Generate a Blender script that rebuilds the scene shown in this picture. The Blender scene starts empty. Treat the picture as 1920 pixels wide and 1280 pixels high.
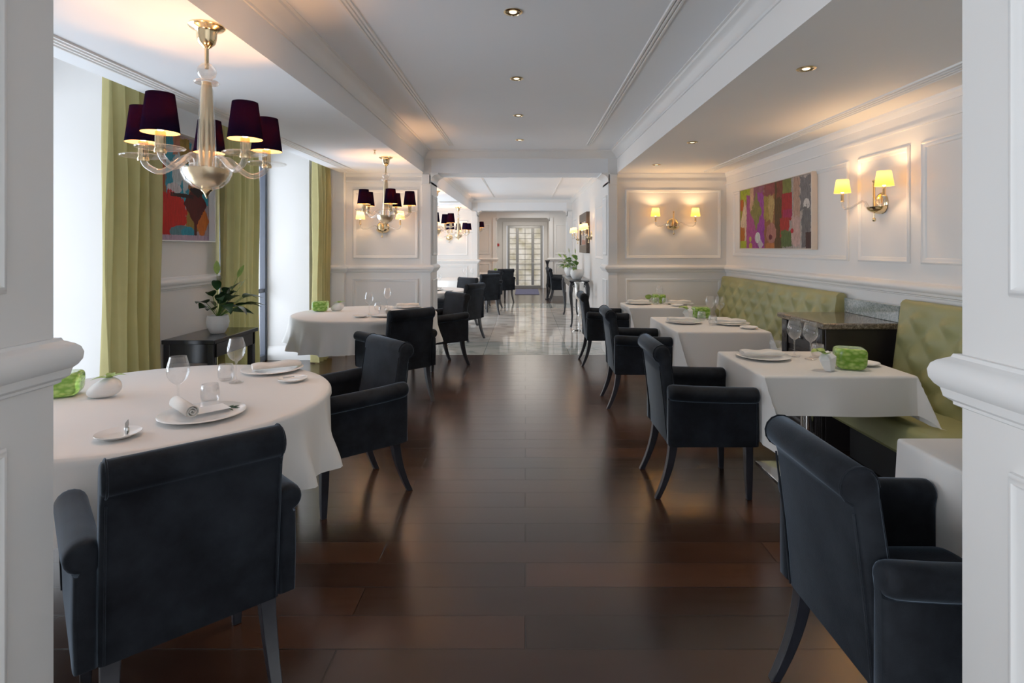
import bpy, bmesh, math, random
from mathutils import Vector, Matrix
random.seed(7)
PI=math.pi
C=bpy.context.scene.collection

# ------------------------------------------------------------------ materials
MATS={}
def nt(name):
    m=bpy.data.materials.new(name); m.use_nodes=True
    return m,m.node_tree.nodes,m.node_tree.links,m.node_tree.nodes['Principled BSDF']
def setp(p,**k):
    for a,v in k.items():
        a=a.replace('_',' ')
        if a in p.inputs: p.inputs[a].default_value=v
def c4(c): return (c[0],c[1],c[2],1)
def pm(name,col,rough=.5,metal=0,var=0,vscale=8,bump=0,bscale=60,**k):
    """principled with optional noise variation and bump"""
    m,n,l,p=nt(name); p.inputs['Base Color'].default_value=c4(col)
    setp(p,Roughness=rough,Metallic=metal,**k)
    if var or bump: tc=n.new('ShaderNodeTexCoord')
    if var:
        t=n.new('ShaderNodeTexNoise'); t.inputs['Scale'].default_value=vscale; t.inputs['Detail'].default_value=4
        l.new(tc.outputs['Object'],t.inputs['Vector'])
        r=n.new('ShaderNodeValToRGB'); r.color_ramp.elements[0].position=.3; r.color_ramp.elements[1].position=.7
        r.color_ramp.elements[0].color=c4([x*(1-var) for x in col]); r.color_ramp.elements[1].color=c4([min(1,x*(1+var)) for x in col])
        l.new(t.outputs['Fac'],r.inputs['Fac']); l.new(r.outputs['Color'],p.inputs['Base Color'])
    if bump:
        t2=n.new('ShaderNodeTexNoise'); t2.inputs['Scale'].default_value=bscale; t2.inputs['Detail'].default_value=3
        l.new(tc.outputs['Object'],t2.inputs['Vector'])
        b=n.new('ShaderNodeBump'); b.inputs['Strength'].default_value=bump; b.inputs['Distance'].default_value=.005
        l.new(t2.outputs['Fac'],b.inputs['Height']); l.new(b.outputs['Normal'],p.inputs['Normal'])
    MATS[name]=m; return m
pm('wall_paint',(.775,.757,.735),.45,var=.015,vscale=2,bump=.03,bscale=90)
pm('ceiling_paint',(.84,.865,.90),.6,var=.01,vscale=1.5)
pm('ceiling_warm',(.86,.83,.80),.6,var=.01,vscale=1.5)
pm('trim_paint',(.82,.81,.795),.35,var=.01,vscale=3)
def velvet():
    m,n,l,p=nt('navy_velvet')
    tc=n.new('ShaderNodeTexCoord'); t=n.new('ShaderNodeTexNoise'); t.inputs['Scale'].default_value=5; t.inputs['Detail'].default_value=6; t.inputs['Roughness'].default_value=.65
    l.new(tc.outputs['Object'],t.inputs['Vector'])
    r=n.new('ShaderNodeValToRGB'); r.color_ramp.elements[0].position=.35; r.color_ramp.elements[1].position=.72
    r.color_ramp.elements[0].color=(.0036,.0040,.0056,1); r.color_ramp.elements[1].color=(.0145,.0175,.0225,1)
    l.new(t.outputs['Fac'],r.inputs['Fac']); l.new(r.outputs['Color'],p.inputs['Base Color'])
    setp(p,Roughness=.85,Sheen_Weight=.55,Sheen_Roughness=.32,Sheen_Tint=(.34,.44,.57,1),Specular_IOR_Level=.15)
    t2=n.new('ShaderNodeTexNoise'); t2.inputs['Scale'].default_value=260; l.new(tc.outputs['Object'],t2.inputs['Vector'])
    b=n.new('ShaderNodeBump'); b.inputs['Strength'].default_value=.12; b.inputs['Distance'].default_value=.003
    l.new(t2.outputs['Fac'],b.inputs['Height']); l.new(b.outputs['Normal'],p.inputs['Normal'])
    MATS['velvet']=m
velvet()
pm('leg_wood',(.016,.017,.022),.28,var=.2,vscale=20)
pm('black_lacquer',(.010,.011,.016),.22,var=.1)
pm('black_wood',(.010,.007,.007),.42,var=.25,vscale=12)
pm('linen',(.71,.695,.672),.8,var=.012,vscale=3,bump=.10,bscale=420)
pm('napkin',(.74,.71,.66),.85,var=.02,vscale=6,bump=.2,bscale=300)
pm('porcelain',(.84,.83,.81),.12,var=.005)
pm('matte_ceramic',(.80,.80,.79),.45,var=.01)
pm('paper',(.85,.84,.82),.7,var=.01)
pm('brass',(.82,.63,.36),.16,1,var=.05,vscale=15)
pm('champagne',(.88,.70,.44),.32,1,var=.06,vscale=10)
pm('chrome',(.80,.80,.79),.07,1,var=.01)
pm('lattice_metal',(.14,.13,.11),.4,.6,var=.05)
pm('steel',(.40,.40,.39),.3,1,var=.05)
pm('leaf_dark',(.020,.060,.022),.35,var=.45,vscale=9)
pm('leaf_mid',(.10,.21,.04),.4,var=.4,vscale=14)
pm('leaf_light',(.26,.40,.07),.5,var=.25,vscale=25)
pm('soil',(.03,.02,.015),.9,var=.3)
pm('banquette_leather',(.285,.285,.118),.46,var=.10,vscale=3,bump=.05,bscale=140)
pm('mat_blue',(.10,.11,.22),.95,var=.2,vscale=40,bump=.3,bscale=200)
pm('alarm_red',(.45,.02,.02),.4,var=.05)
pm('frame_white',(.78,.77,.75),.4,var=.01)
pm('frame_cream',(.72,.62,.52),.4,var=.02)
pm('frame_dark',(.055,.032,.02),.35,var=.3,vscale=20)
pm('window_frame',(.035,.045,.07),.4,var=.05)
pm('dark_plinth',(.006,.006,.007),.6,var=.1)
pm('down_gold',(.32,.22,.10),.25,1,var=.1)
def emis(name,col,s):
    m,n,l,p=nt(name); setp(p,Roughness=.5); p.inputs['Base Color'].default_value=c4(col)
    p.inputs['Emission Color'].default_value=c4(col); p.inputs['Emission Strength'].default_value=s; MATS[name]=m
emis('bulb',(1,.78,.48),14)
emis('down_bulb',(1,.80,.50),1.6)
def cloth_trans(name,col,tcol,fac,em=None,es=0,wv=0):
    m,n,l,p=nt(name); n.remove(p); out=n['Material Output']
    d=n.new('ShaderNodeBsdfDiffuse'); d.inputs['Color'].default_value=c4(col)
    tc=n.new('ShaderNodeTexCoord'); t=n.new('ShaderNodeTexNoise'); t.inputs['Scale'].default_value=wv or 30; t.inputs['Detail'].default_value=4
    l.new(tc.outputs['Object'],t.inputs['Vector'])
    r=n.new('ShaderNodeValToRGB'); r.color_ramp.elements[0].color=c4([x*.85 for x in col]); r.color_ramp.elements[1].color=c4([min(1,x*1.15) for x in col])
    l.new(t.outputs['Fac'],r.inputs['Fac']); l.new(r.outputs['Color'],d.inputs['Color'])
    tr=n.new('ShaderNodeBsdfTranslucent'); tr.inputs['Color'].default_value=c4(tcol)
    mx=n.new('ShaderNodeMixShader'); mx.inputs['Fac'].default_value=fac
    l.new(d.outputs[0],mx.inputs[1]); l.new(tr.outputs[0],mx.inputs[2]); o=mx.outputs[0]
    if em:
        e=n.new('ShaderNodeEmission'); e.inputs['Color'].default_value=c4(em); e.inputs['Strength'].default_value=es
        a=n.new('ShaderNodeAddShader'); l.new(o,a.inputs[0]); l.new(e.outputs[0],a.inputs[1]); o=a.outputs[0]
    l.new(o,out.inputs['Surface']); MATS[name]=m
cloth_trans('shade_black',(.003,.003,.012),(.034,.007,.004),.03,wv=220)
cloth_trans('shade_lining',(.75,.50,.28),(.7,.35,.15),.25)
cloth_trans('shade_yellow',(.75,.48,.10),(.60,.36,.06),.35,em=(1,.58,.05),es=.42)
cloth_trans('shade_cream',(.75,.55,.28),(.7,.45,.2),.35,em=(1,.62,.25),es=.3)
cloth_trans('curtain_green',(.40,.35,.15),(.50,.47,.18),.08,wv=6)
def thin_glass(name,tint=(.97,.98,.98),lo=.05,hi=.75,rough=.02,white=0):
    m,n,l,p=nt(name); n.remove(p); out=n['Material Output']
    tr=n.new('ShaderNodeBsdfTransparent'); tr.inputs['Color'].default_value=c4(tint)
    g=n.new('ShaderNodeBsdfGlossy'); g.inputs['Roughness'].default_value=rough
    w=n.new('ShaderNodeLayerWeight'); w.inputs['Blend'].default_value=.22
    mr=n.new('ShaderNodeMapRange'); mr.inputs['To Min'].default_value=lo; mr.inputs['To Max'].default_value=hi
    l.new(w.outputs['Facing'],mr.inputs['Value'])
    mx=n.new('ShaderNodeMixShader'); l.new(mr.outputs[0],mx.inputs['Fac']); l.new(tr.outputs[0],mx.inputs[1]); l.new(g.outputs[0],mx.inputs[2])
    o=mx.outputs[0]
    if white:
        d=n.new('ShaderNodeBsdfDiffuse'); d.inputs['Color'].default_value=(.85,.84,.82,1)
        m2=n.new('ShaderNodeMixShader'); m2.inputs['Fac'].default_value=white; l.new(o,m2.inputs[1]); l.new(d.outputs[0],m2.inputs[2]); o=m2.outputs[0]
    l.new(o,out.inputs['Surface']); MATS[name]=m
thin_glass('glass',(.985,.988,.99),.03,.8,.02,white=.045)
thin_glass('window_glass',(.95,.97,1),.03,.4)
thin_glass('crystal',(.94,.93,.90),.09,.7,.05,white=.13)
thin_glass('crystal_disc',(.95,.95,.93),.06,.6,.04,white=.05)
def green_glass():
    m,n,l,p=nt('green_glass'); tc=n.new('ShaderNodeTexCoord')
    mp=n.new('ShaderNodeMapping'); mp.inputs['Scale'].default_value=(34,34,62); l.new(tc.outputs['Object'],mp.inputs['Vector'])
    v=n.new('ShaderNodeTexVoronoi'); v.inputs['Scale'].default_value=1; l.new(mp.outputs[0],v.inputs['Vector'])
    r=n.new('ShaderNodeValToRGB'); r.color_ramp.elements[0].position=.05; r.color_ramp.elements[1].position=.75
    r.color_ramp.elements[0].color=(.58,.80,.20,1); r.color_ramp.elements[1].color=(.16,.36,.03,1)
    l.new(v.outputs['Distance'],r.inputs['Fac']); l.new(r.outputs['Color'],p.inputs['Base Color'])
    b=n.new('ShaderNodeBump'); b.inputs['Strength'].default_value=.5; b.inputs['Distance'].default_value=.004; b.invert=True
    l.new(v.outputs['Distance'],b.inputs['Height']); l.new(b.outputs['Normal'],p.inputs['Normal'])
    setp(p,Roughness=.12,Transmission_Weight=.35,IOR=1.3,Coat_Weight=.4)
    MATS['green_glass']=m
green_glass()
def wood_floor():
    m,n,l,p=nt('wood_floor'); tc=n.new('ShaderNodeTexCoord')
    br=n.new('ShaderNodeTexBrick'); br.inputs['Scale'].default_value=1; br.inputs['Brick Width'].default_value=1.9; br.inputs['Row Height'].default_value=.19
    br.inputs['Mortar Size'].default_value=.0032; br.inputs['Mortar Smooth'].default_value=.3; br.offset=.37; br.offset_frequency=2
    br.inputs['Color1'].default_value=(.020,.0092,.0058,1); br.inputs['Color2'].default_value=(.050,.0195,.0100,1); br.inputs['Mortar'].default_value=(.005,.003,.002,1)
    l.new(tc.outputs['Object'],br.inputs['Vector'])
    mp=n.new('ShaderNodeMapping'); mp.inputs['Scale'].default_value=(2.2,26,1); l.new(tc.outputs['Object'],mp.inputs['Vector'])
    t=n.new('ShaderNodeTexNoise'); t.inputs['Scale'].default_value=1; t.inputs['Detail'].default_value=8; t.inputs['Roughness'].default_value=.65; l.new(mp.outputs[0],t.inputs['Vector'])
    t3=n.new('ShaderNodeTexNoise'); t3.inputs['Scale'].default_value=1.1; t3.inputs['Detail'].default_value=3; l.new(tc.outputs['Object'],t3.inputs['Vector'])
    mr=n.new('ShaderNodeMapRange'); mr.inputs['From Min'].default_value=.3; mr.inputs['From Max'].default_value=.7; mr.inputs['To Min'].default_value=.88; mr.inputs['To Max'].default_value=1.12; l.new(t.outputs['Fac'],mr.inputs['Value'])
    mr2=n.new('ShaderNodeMapRange'); mr2.inputs['From Min'].default_value=.3; mr2.inputs['From Max'].default_value=.7; mr2.inputs['To Min'].default_value=.6; mr2.inputs['To Max'].default_value=1.4; l.new(t3.outputs['Fac'],mr2.inputs['Value'])
    mm=n.new('ShaderNodeMath'); mm.operation='MULTIPLY'; l.new(mr.outputs[0],mm.inputs[0]); l.new(mr2.outputs[0],mm.inputs[1])
    mx=n.new('ShaderNodeMix'); mx.data_type='RGBA'; mx.blend_type='MULTIPLY'; mx.inputs['Factor'].default_value=1
    l.new(br.outputs['Color'],mx.inputs['A']); l.new(mm.outputs[0],mx.inputs['B']); l.new(mx.outputs['Result'],p.inputs['Base Color'])
    rr=n.new('ShaderNodeMapRange'); rr.inputs['To Min'].default_value=.19; rr.inputs['To Max'].default_value=.27; l.new(t.outputs['Fac'],rr.inputs['Value']); l.new(rr.outputs[0],p.inputs['Roughness'])
    b=n.new('ShaderNodeBump'); b.inputs['Strength'].default_value=.04; b.inputs['Distance'].default_value=.002; l.new(t.outputs['Fac'],b.inputs['Height'])
    b2=n.new('ShaderNodeBump'); b2.inputs['Strength'].default_value=.9; b2.inputs['Distance'].default_value=.002; b2.invert=True; l.new(br.outputs['Fac'],b2.inputs['Height']); l.new(b.outputs['Normal'],b2.inputs['Normal']); l.new(b2.outputs['Normal'],p.inputs['Normal'])
    setp(p,Specular_IOR_Level=.55); MATS['wood_floor']=m
wood_floor()
def marble(name,c0,c1,tile=None,rough=.05,vs=1.6):
    m,n,l,p=nt(name); tc=n.new('ShaderNodeTexCoord')
    mp=n.new('ShaderNodeMapping'); mp.inputs['Scale'].default_value=(1,2.2,1); mp.inputs['Rotation'].default_value=(0,0,.5); l.new(tc.outputs['Object'],mp.inputs['Vector'])
    t=n.new('ShaderNodeTexNoise'); t.inputs['Scale'].default_value=vs; t.inputs['Detail'].default_value=9; t.inputs['Roughness'].default_value=.6; t.inputs['Distortion'].default_value=1.4; l.new(mp.outputs[0],t.inputs['Vector'])
    r=n.new('ShaderNodeValToRGB'); e=r.color_ramp.elements; e[0].position=.38; e[0].color=c4(c1); e[1].position=.56; e[1].color=c4(c0)
    e2=e.new(.49); e2.color=c4([c0[i]*.85+c1[i]*.15 for i in range(3)])
    l.new(t.outputs['Fac'],r.inputs['Fac']); col=r.outputs['Color']
    if tile:
        mo=n.new('ShaderNodeMapping'); mo.inputs['Location'].default_value=tile[2]; l.new(tc.outputs['Object'],mo.inputs['Vector'])
        br=n.new('ShaderNodeTexBrick'); br.inputs['Scale'].default_value=1; br.inputs['Brick Width'].default_value=tile[0]; br.inputs['Row Height'].default_value=tile[1]; br.offset=0
        br.inputs['Mortar Size'].default_value=.003; br.inputs['Color1'].default_value=(1,1,1,1); br.inputs['Color2'].default_value=(.86,.86,.86,1); br.inputs['Mortar'].default_value=(.38,.35,.32,1)
        l.new(mo.outputs[0],br.inputs['Vector'])
        mx=n.new('ShaderNodeMix'); mx.data_type='RGBA'; mx.blend_type='MULTIPLY'; mx.inputs['Factor'].default_value=1
        l.new(col,mx.inputs['A']); l.new(br.outputs['Color'],mx.inputs['B']); col=mx.outputs['Result']
    l.new(col,p.inputs['Base Color']); setp(p,Roughness=rough); MATS[name]=m
marble('marble_white',(.82,.77,.70),(.48,.44,.40),(.6,1.2,(-.015,.15,0)))
marble('marble_grey',(.46,.49,.47),(.26,.30,.29),(.6,1.2,(-.015,.0,0)),vs=2.2)
def granite(name,c0,c1,c2,sc):
    m,n,l,p=nt(name); tc=n.new('ShaderNodeTexCoord')
    v=n.new('ShaderNodeTexNoise'); v.inputs['Scale'].default_value=sc; v.inputs['Detail'].default_value=6; v.inputs['Roughness'].default_value=.8; l.new(tc.outputs['Object'],v.inputs['Vector'])
    r=n.new('ShaderNodeValToRGB'); e=r.color_ramp.elements; e[0].position=.35; e[0].color=c4(c0); e[1].position=.66; e[1].color=c4(c2); x=e.new(.5); x.color=c4(c1)
    l.new(v.outputs['Fac'],r.inputs['Fac']); l.new(r.outputs['Color'],p.inputs['Base Color']); setp(p,Roughness=.1); MATS[name]=m
granite('granite_brown',(.03,.022,.016),(.11,.085,.06),(.30,.25,.19),70)
granite('granite_grey',(.10,.13,.125),(.24,.28,.27),(.46,.48,.47),60)

def art_mat(name,bg,shapes,flip=False,uax=1,nscale=15):
    """abstract painting: layered noisy ellipses / boxes over generated coordinates"""
    m,n,l,p=nt(name); tc=n.new('ShaderNodeTexCoord'); sp=n.new('ShaderNodeSeparateXYZ'); l.new(tc.outputs['Generated'],sp.inputs[0])
    def M(op,a,b=None,c=None):
        x=n.new('ShaderNodeMath'); x.operation=op
        for i,v in enumerate((a,b,c)):
            if v is None: continue
            if isinstance(v,(int,float)): x.inputs[i].default_value=v
            else: l.new(v,x.inputs[i])
        return x.outputs[0]
    u=sp.outputs[uax]; v=sp.outputs[2]
    if flip: u=M('SUBTRACT',1.0,u)
    cb=n.new('ShaderNodeCombineXYZ'); l.new(u,cb.inputs[0]); l.new(v,cb.inputs[1])
    mpz=n.new('ShaderNodeMapping'); mpz.inputs['Scale'].default_value=(nscale*1.6,nscale*.8,1); l.new(cb.outputs[0],mpz.inputs['Vector'])
    t=n.new('ShaderNodeTexNoise'); t.inputs['Scale'].default_value=1; t.inputs['Detail'].default_value=6; t.inputs['Roughness'].default_value=.7; l.new(mpz.outputs[0],t.inputs['Vector'])
    nz=M('SUBTRACT',t.outputs['Fac'],.5)
    col=None
    def mix(fac,a,b):
        x=n.new('ShaderNodeMix'); x.data_type='RGBA'
        l.new(fac,x.inputs['Factor'])
        if hasattr(a,'links'): l.new(a,x.inputs['A'])
        else: x.inputs['A'].default_value=c4(a)
        x.inputs['B'].default_value=c4(b); return x.outputs['Result']
    G=lambda c:tuple(x**1.22 for x in c)
    col=G(bg)
    for (k,cx,cy,rx,ry,cc,nk,*op) in shapes:
        dx=M('DIVIDE',M('SUBTRACT',u,cx),rx); dy=M('DIVIDE',M('SUBTRACT',v,cy),ry)
        if k=='e': d=M('SQRT',M('ADD',M('MULTIPLY',dx,dx),M('MULTIPLY',dy,dy)))
        elif k=='d': d=M('ADD',M('ABSOLUTE',dx),M('ABSOLUTE',dy))
        else: d=M('MAXIMUM',M('ABSOLUTE',dx),M('ABSOLUTE',dy))
        d=M('ADD',d,M('MULTIPLY',nz,nk)); f=M('LESS_THAN',d,1.0)
        if op: f=M('MULTIPLY',f,op[0])
        col=mix(f,col,G(cc))
    mp3=n.new('ShaderNodeMapping'); mp3.inputs['Scale'].default_value=(70,9,1); l.new(cb.outputs[0],mp3.inputs['Vector'])
    t3=n.new('ShaderNodeTexNoise'); t3.inputs['Scale'].default_value=1; t3.inputs['Detail'].default_value=5; t3.inputs['Roughness'].default_value=.75; l.new(mp3.outputs[0],t3.inputs['Vector'])
    r3=n.new('ShaderNodeMapRange'); r3.inputs['From Min'].default_value=.3; r3.inputs['From Max'].default_value=.7; r3.inputs['To Min'].default_value=.55; r3.inputs['To Max'].default_value=1.4; l.new(t3.outputs['Fac'],r3.inputs['Value'])
    x3=n.new('ShaderNodeMix'); x3.data_type='RGBA'; x3.blend_type='MULTIPLY'; x3.inputs['Factor'].default_value=1; l.new(col,x3.inputs['A']); l.new(r3.outputs[0],x3.inputs['B']); col=x3.outputs['Result']
    l.new(col,p.inputs['Base Color'])
    b=n.new('ShaderNodeBump'); b.inputs['Strength'].default_value=.15; l.new(t.outputs['Fac'],b.inputs['Height']); l.new(b.outputs['Normal'],p.inputs['Normal'])
    setp(p,Roughness=.6,Specular_IOR_Level=.15); MATS[name]=m
RED=(.55,.012,.008); OR=(.42,.12,.02); CY=(.03,.30,.40); DR=(.10,.006,.008); LG=(.46,.40,.42); OL=(.30,.20,.04)
art_mat('art_orange',(.42,.34,.36),[
 ('b',.12,.66,.17,.34,(.28,.11,.035),.5),('b',.16,.72,.025,.30,(.50,.04,.02),1.2),('b',.06,.88,.07,.10,(.5,.05,.03),1.6),('b',.44,.66,.22,.30,CY,.5),
 ('b',.52,.86,.10,.12,OL,1.0),('b',.40,.90,.06,.10,(.42,.18,.12),1.0),('b',.78,.62,.17,.28,(.34,.14,.04),.8),('b',.92,.46,.06,.10,CY,.6),
 ('e',.42,.66,.10,.16,(.50,.56,.58),1.6),('e',.55,.60,.05,.14,(.52,.58,.60),1.4),('e',.36,.49,.12,.05,(.55,.52,.54),.9),
 ('b',.72,.24,.16,.15,OL,.5),('d',.86,.20,.14,.20,(.55,.16,.03),.6),
 ('e',.30,.24,.28,.22,RED,.8),('b',.20,.13,.20,.05,RED,1.6),
 ('e',.48,.075,.20,.07,(.10,.22,.26),.4),('e',.60,.075,.12,.06,(.02,.28,.38),.5),
 ('d',.74,.36,.22,.22,DR,.5),('b',.50,.43,.18,.018,(.03,.008,.01),1.8),('d',.78,.50,.16,.07,(.02,.012,.014),.9),('b',.735,.15,.025,.16,DR,.8),
 ('b',.5,.015,1.2,.035,(.46,.34,.42),.6)])
MG=(.36,.07,.24); 
art_mat('art_magenta',(.36,.30,.27),[
 ('b',.06,.5,.10,.6,(.30,.26,.03),.5),('b',.09,.92,.13,.12,(.36,.40,.03),.7),('b',.02,.74,.035,.10,(.45,.11,.02),.8),('d',.08,.42,.08,.40,(.62,.48,.34),.6),('b',.03,.20,.05,.16,(.42,.14,.02),1.2),('b',.06,.06,.09,.06,(.36,.40,.04),.9),
 ('b',.26,.42,.15,.48,MG,.35),('b',.31,.86,.09,.16,(.28,.10,.15),.9),('b',.20,.80,.03,.2,(.55,.34,.22),1.2),('b',.355,.45,.06,.44,(.30,.05,.30),.5),('d',.27,.60,.09,.30,(.22,.20,.06),1.4),
 ('b',.50,.5,.10,.56,(.28,.12,.05),.5),('b',.44,.72,.05,.28,(.34,.24,.06),1.2),('d',.50,.66,.05,.36,(.44,.30,.12),1.4),('b',.505,.92,.12,.10,(.26,.06,.07),1.5),
 ('b',.60,.45,.05,.6,(.10,.05,.012),.6),('b',.63,.88,.05,.13,(.20,.05,.03),1.7),('b',.71,.90,.055,.14,(.20,.20,.05),1.0),
 ('b',.71,.60,.065,.20,(.36,.01,.02),.35),('b',.72,.50,.06,.06,(.36,.01,.09),.5),('b',.68,.30,.06,.14,(.38,.02,.02),.9),('b',.71,.14,.07,.12,(.10,.14,.04),1.5),
 ('e',.50,.23,.07,.16,(.40,.17,.14),.6),('e',.49,.17,.025,.04,(.16,.02,.03),.8),('b',.48,.04,.06,.04,(.45,.16,.05),.9),
 ('b',.90,.5,.12,.6,(.42,.36,.32),.5),('b',.83,.55,.04,.45,(.44,.27,.20),1.2),('b',.93,.75,.06,.22,(.20,.18,.18),1.9),('e',.94,.58,.035,.1,(.60,.56,.52),.9),('b',.94,.30,.05,.26,(.16,.15,.15),2.0),('b',.82,.24,.05,.2,(.52,.34,.30),1.4),('e',.775,.25,.018,.035,(.5,.01,.03),.5),('b',.97,.1,.04,.12,(.07,.03,.025),.6),
 ('e',.295,.17,.042,.09,(.62,.60,.55),.15),('e',.175,.15,.02,.045,(.50,.40,.08),.4),('d',.34,.06,.045,.09,(.50,.40,.44),.4),('e',.18,.04,.03,.05,(.50,.36,.05),.8)],flip=True)
art_mat('art_figure',(.50,.44,.40),[('b',.5,.5,.42,.42,(.55,.46,.40),.3),('e',.5,.55,.2,.3,(.30,.22,.18),.9),('b',.5,.12,.4,.1,(.42,.22,.16),.8),('b',.62,.6,.06,.4,(.7,.66,.6),.9)],flip=True)

# ------------------------------------------------------------------ mesh helpers
class MB:
    def __init__(s): s.v=[]; s.f=[]
    def add(s,vs,fs):
        n=len(s.v); s.v+=[tuple(v) for v in vs]; s.f+=[tuple(i+n for i in f) for f in fs]; return s
    def box(s,x0,x1,y0,y1,z0,z1):
        return s.add([(x0,y0,z0),(x1,y0,z0),(x1,y1,z0),(x0,y1,z0),(x0,y0,z1),(x1,y0,z1),(x1,y1,z1),(x0,y1,z1)],
            [(0,3,2,1),(4,5,6,7),(0,1,5,4),(1,2,6,5),(2,3,7,6),(3,0,4,7)])
    def loft(s,rings,cap=True,close=True):
        k=len(rings[0]); vs=[p for r in rings for p in r]; fs=[]
        for i in range(len(rings)-1):
            for j in range(k if close else k-1):
                a=i*k+j; b=i*k+(j+1)%k; fs.append((a,b,b+k,a+k))
        if cap: fs.append(tuple(range(k))); fs.append(tuple(range((len(rings)-1)*k,len(rings)*k)))
        return s.add(vs,fs)
    def lathe(s,prof,seg=32,c=(0,0,0),cap=True):
        rings=[[(c[0]+r*math.cos(2*PI*j/seg),c[1]+r*math.sin(2*PI*j/seg),c[2]+z) for j in range(seg)] for r,z in prof]
        return s.loft(rings,cap)
    def tube(s,path,rad,seg=10,cap=True):
        P=[Vector(p) for p in path]; rings=[]; up=None
        for i,p in enumerate(P):
            t=(P[min(i+1,len(P)-1)]-P[max(i-1,0)]).normalized()
            if up is None:
                up=Vector((0,0,1)) if abs(t.z)<.9 else Vector((1,0,0))
            a=t.cross(up).normalized(); up=a.cross(t).normalized()
            r=rad[i] if isinstance(rad,(list,tuple)) else rad
            rings.append([tuple(p+r*(a*math.cos(2*PI*j/seg)+up*math.sin(2*PI*j/seg))) for j in range(seg)])
        return s.loft(rings,cap)
    def prism(s,poly,ax,a,b):
        def P(q,t):
            return (t,q[0],q[1]) if ax==0 else ((q[0],t,q[1]) if ax==1 else (q[0],q[1],t))
        return s.loft([[P(q,a) for q in poly],[P(q,b) for q in poly]])
    def grid(s,fn,nu,nv,closeu=False):
        vs=[fn(i/nu,j/nv) for i in range(nu+(0 if closeu else 1)) for j in range(nv+1)]; fs=[]
        m=nv+1; N=nu if closeu else nu
        tot=nu if closeu else nu+1
        for i in range(nu):
            for j in range(nv):
                a=i*m+j; b=((i+1)%tot)*m+j; fs.append((a,b,b+1,a+1))
        return s.add(vs,fs)
    def xf(s,M):
        s.v=[tuple(M@Vector(v)) for v in s.v]; return s
    def merge(s,o): return s.add(o.v,o.f)
    def build(s,name,mat,parent=None,smooth=38,bevel=0,seg=2,weld=False,solid=0,loc=None):
        me=bpy.data.meshes.new(name); me.from_pydata(s.v,[],s.f)
        bm=bmesh.new(); bm.from_mesh(me)
        if weld: bmesh.ops.remove_doubles(bm,verts=bm.verts,dist=1e-5)
        bmesh.ops.recalc_face_normals(bm,faces=bm.faces); bm.to_mesh(me); bm.free()
        me.materials.append(MATS[mat] if isinstance(mat,str) else mat)
        if smooth:
            for p in me.polygons: p.use_smooth=True
            me.set_sharp_from_angle(angle=math.radians(smooth))
        o=bpy.data.objects.new(name,me); C.objects.link(o); o.parent=parent
        if loc: o.location=loc
        if solid:
            m=o.modifiers.new('solid','SOLIDIFY'); m.thickness=solid
        if bevel:
            m=o.modifiers.new('bev','BEVEL'); m.width=bevel; m.segments=seg; m.limit_method='ANGLE'; m.angle_limit=math.radians(35)
        return o
def tag(o,label=None,cat=None,group=None,kind=None):
    if label: o['label']=label
    if cat: o['category']=cat
    if group: o['group']=group
    if kind: o['kind']=kind
    return o
def thing(name,label,cat,loc=(0,0,0),rz=0,group=None):
    o=bpy.data.objects.new(name,None); o.empty_display_size=.1; C.objects.link(o)
    o.location=loc; o.rotation_euler=(0,0,rz); return tag(o,label,cat,group)
def struct(name,mb,mat,**k):
    o=mb.build(name,mat,smooth=k.pop('smooth',30),**k); o['kind']='structure'; return o
def copy_tree(o,parent=None):
    c=o.copy(); C.objects.link(c)
    if parent is not None: c.parent=parent
    for ch in list(o.children): copy_tree(ch,c)
    return c
def place(src,used,loc,rz,label,group=None):
    """first use moves the source itself, later ones copy it"""
    if id(src) in used: o=copy_tree(src)
    else: used.add(id(src)); o=src
    o.location=loc; o.rotation_euler=(0,0,rz); o['label']=label
    if group: o['group']=group
    return o
USED=set()
def point(name,loc,power,col,rad=.02,parent=None):
    d=bpy.data.lights.new(name,'POINT'); d.energy=power; d.color=col; d.shadow_soft_size=rad
    o=bpy.data.objects.new(name,d); C.objects.link(o); o.location=loc; o.parent=parent; return o
def area(name,loc,rot,sx,sy,power,col):
    d=bpy.data.lights.new(name,'AREA'); d.shape='RECTANGLE'; d.size=sx; d.size_y=sy; d.energy=power; d.color=col
    o=bpy.data.objects.new(name,d); C.objects.link(o); o.location=loc; o.rotation_euler=rot; return o

# ------------------------------------------------------------------ moulding helpers
FR=[(0,0),(0,.010),(.006,.017),(.014,.019),(.022,.012),(.034,.010),(.040,.006),(.044,0)]
def panel(mb,o,u,v,n,w,h,prof=FR,sc=1):
    o,u,v,n=map(Vector,(o,u,v,n)); rings=[]
    for a,t in prof:
        a*=sc; t*=sc
        rings.append([tuple(o+u*x+v*y+n*t) for x,y in ((a,a),(w-a,a),(w-a,h-a),(a,h-a))])
    mb.loft(rings,cap=False)
def sweep(mb,path,prof,side=1):
    """sweep (offset,z) profile along a plan polyline with mitred corners"""
    P=[Vector((p[0],p[1])) for p in path]; rings=[]
    for i,p in enumerate(P):
        def nrm(a,b):
            d=(b-a).normalized(); return Vector((-d.y,d.x))*side
        n1=nrm(P[i-1],p) if i>0 else None; n2=nrm(p,P[i+1]) if i<len(P)-1 else None
        if n1 is None: m=n2
        elif n2 is None: m=n1
        else:
            m=(n1+n2); m=m/max(m.dot(n1),.2)
        rings.append([(p.x+m.x*o,p.y+m.y*o,z) for o,z in prof])
    mb.loft(rings)
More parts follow.
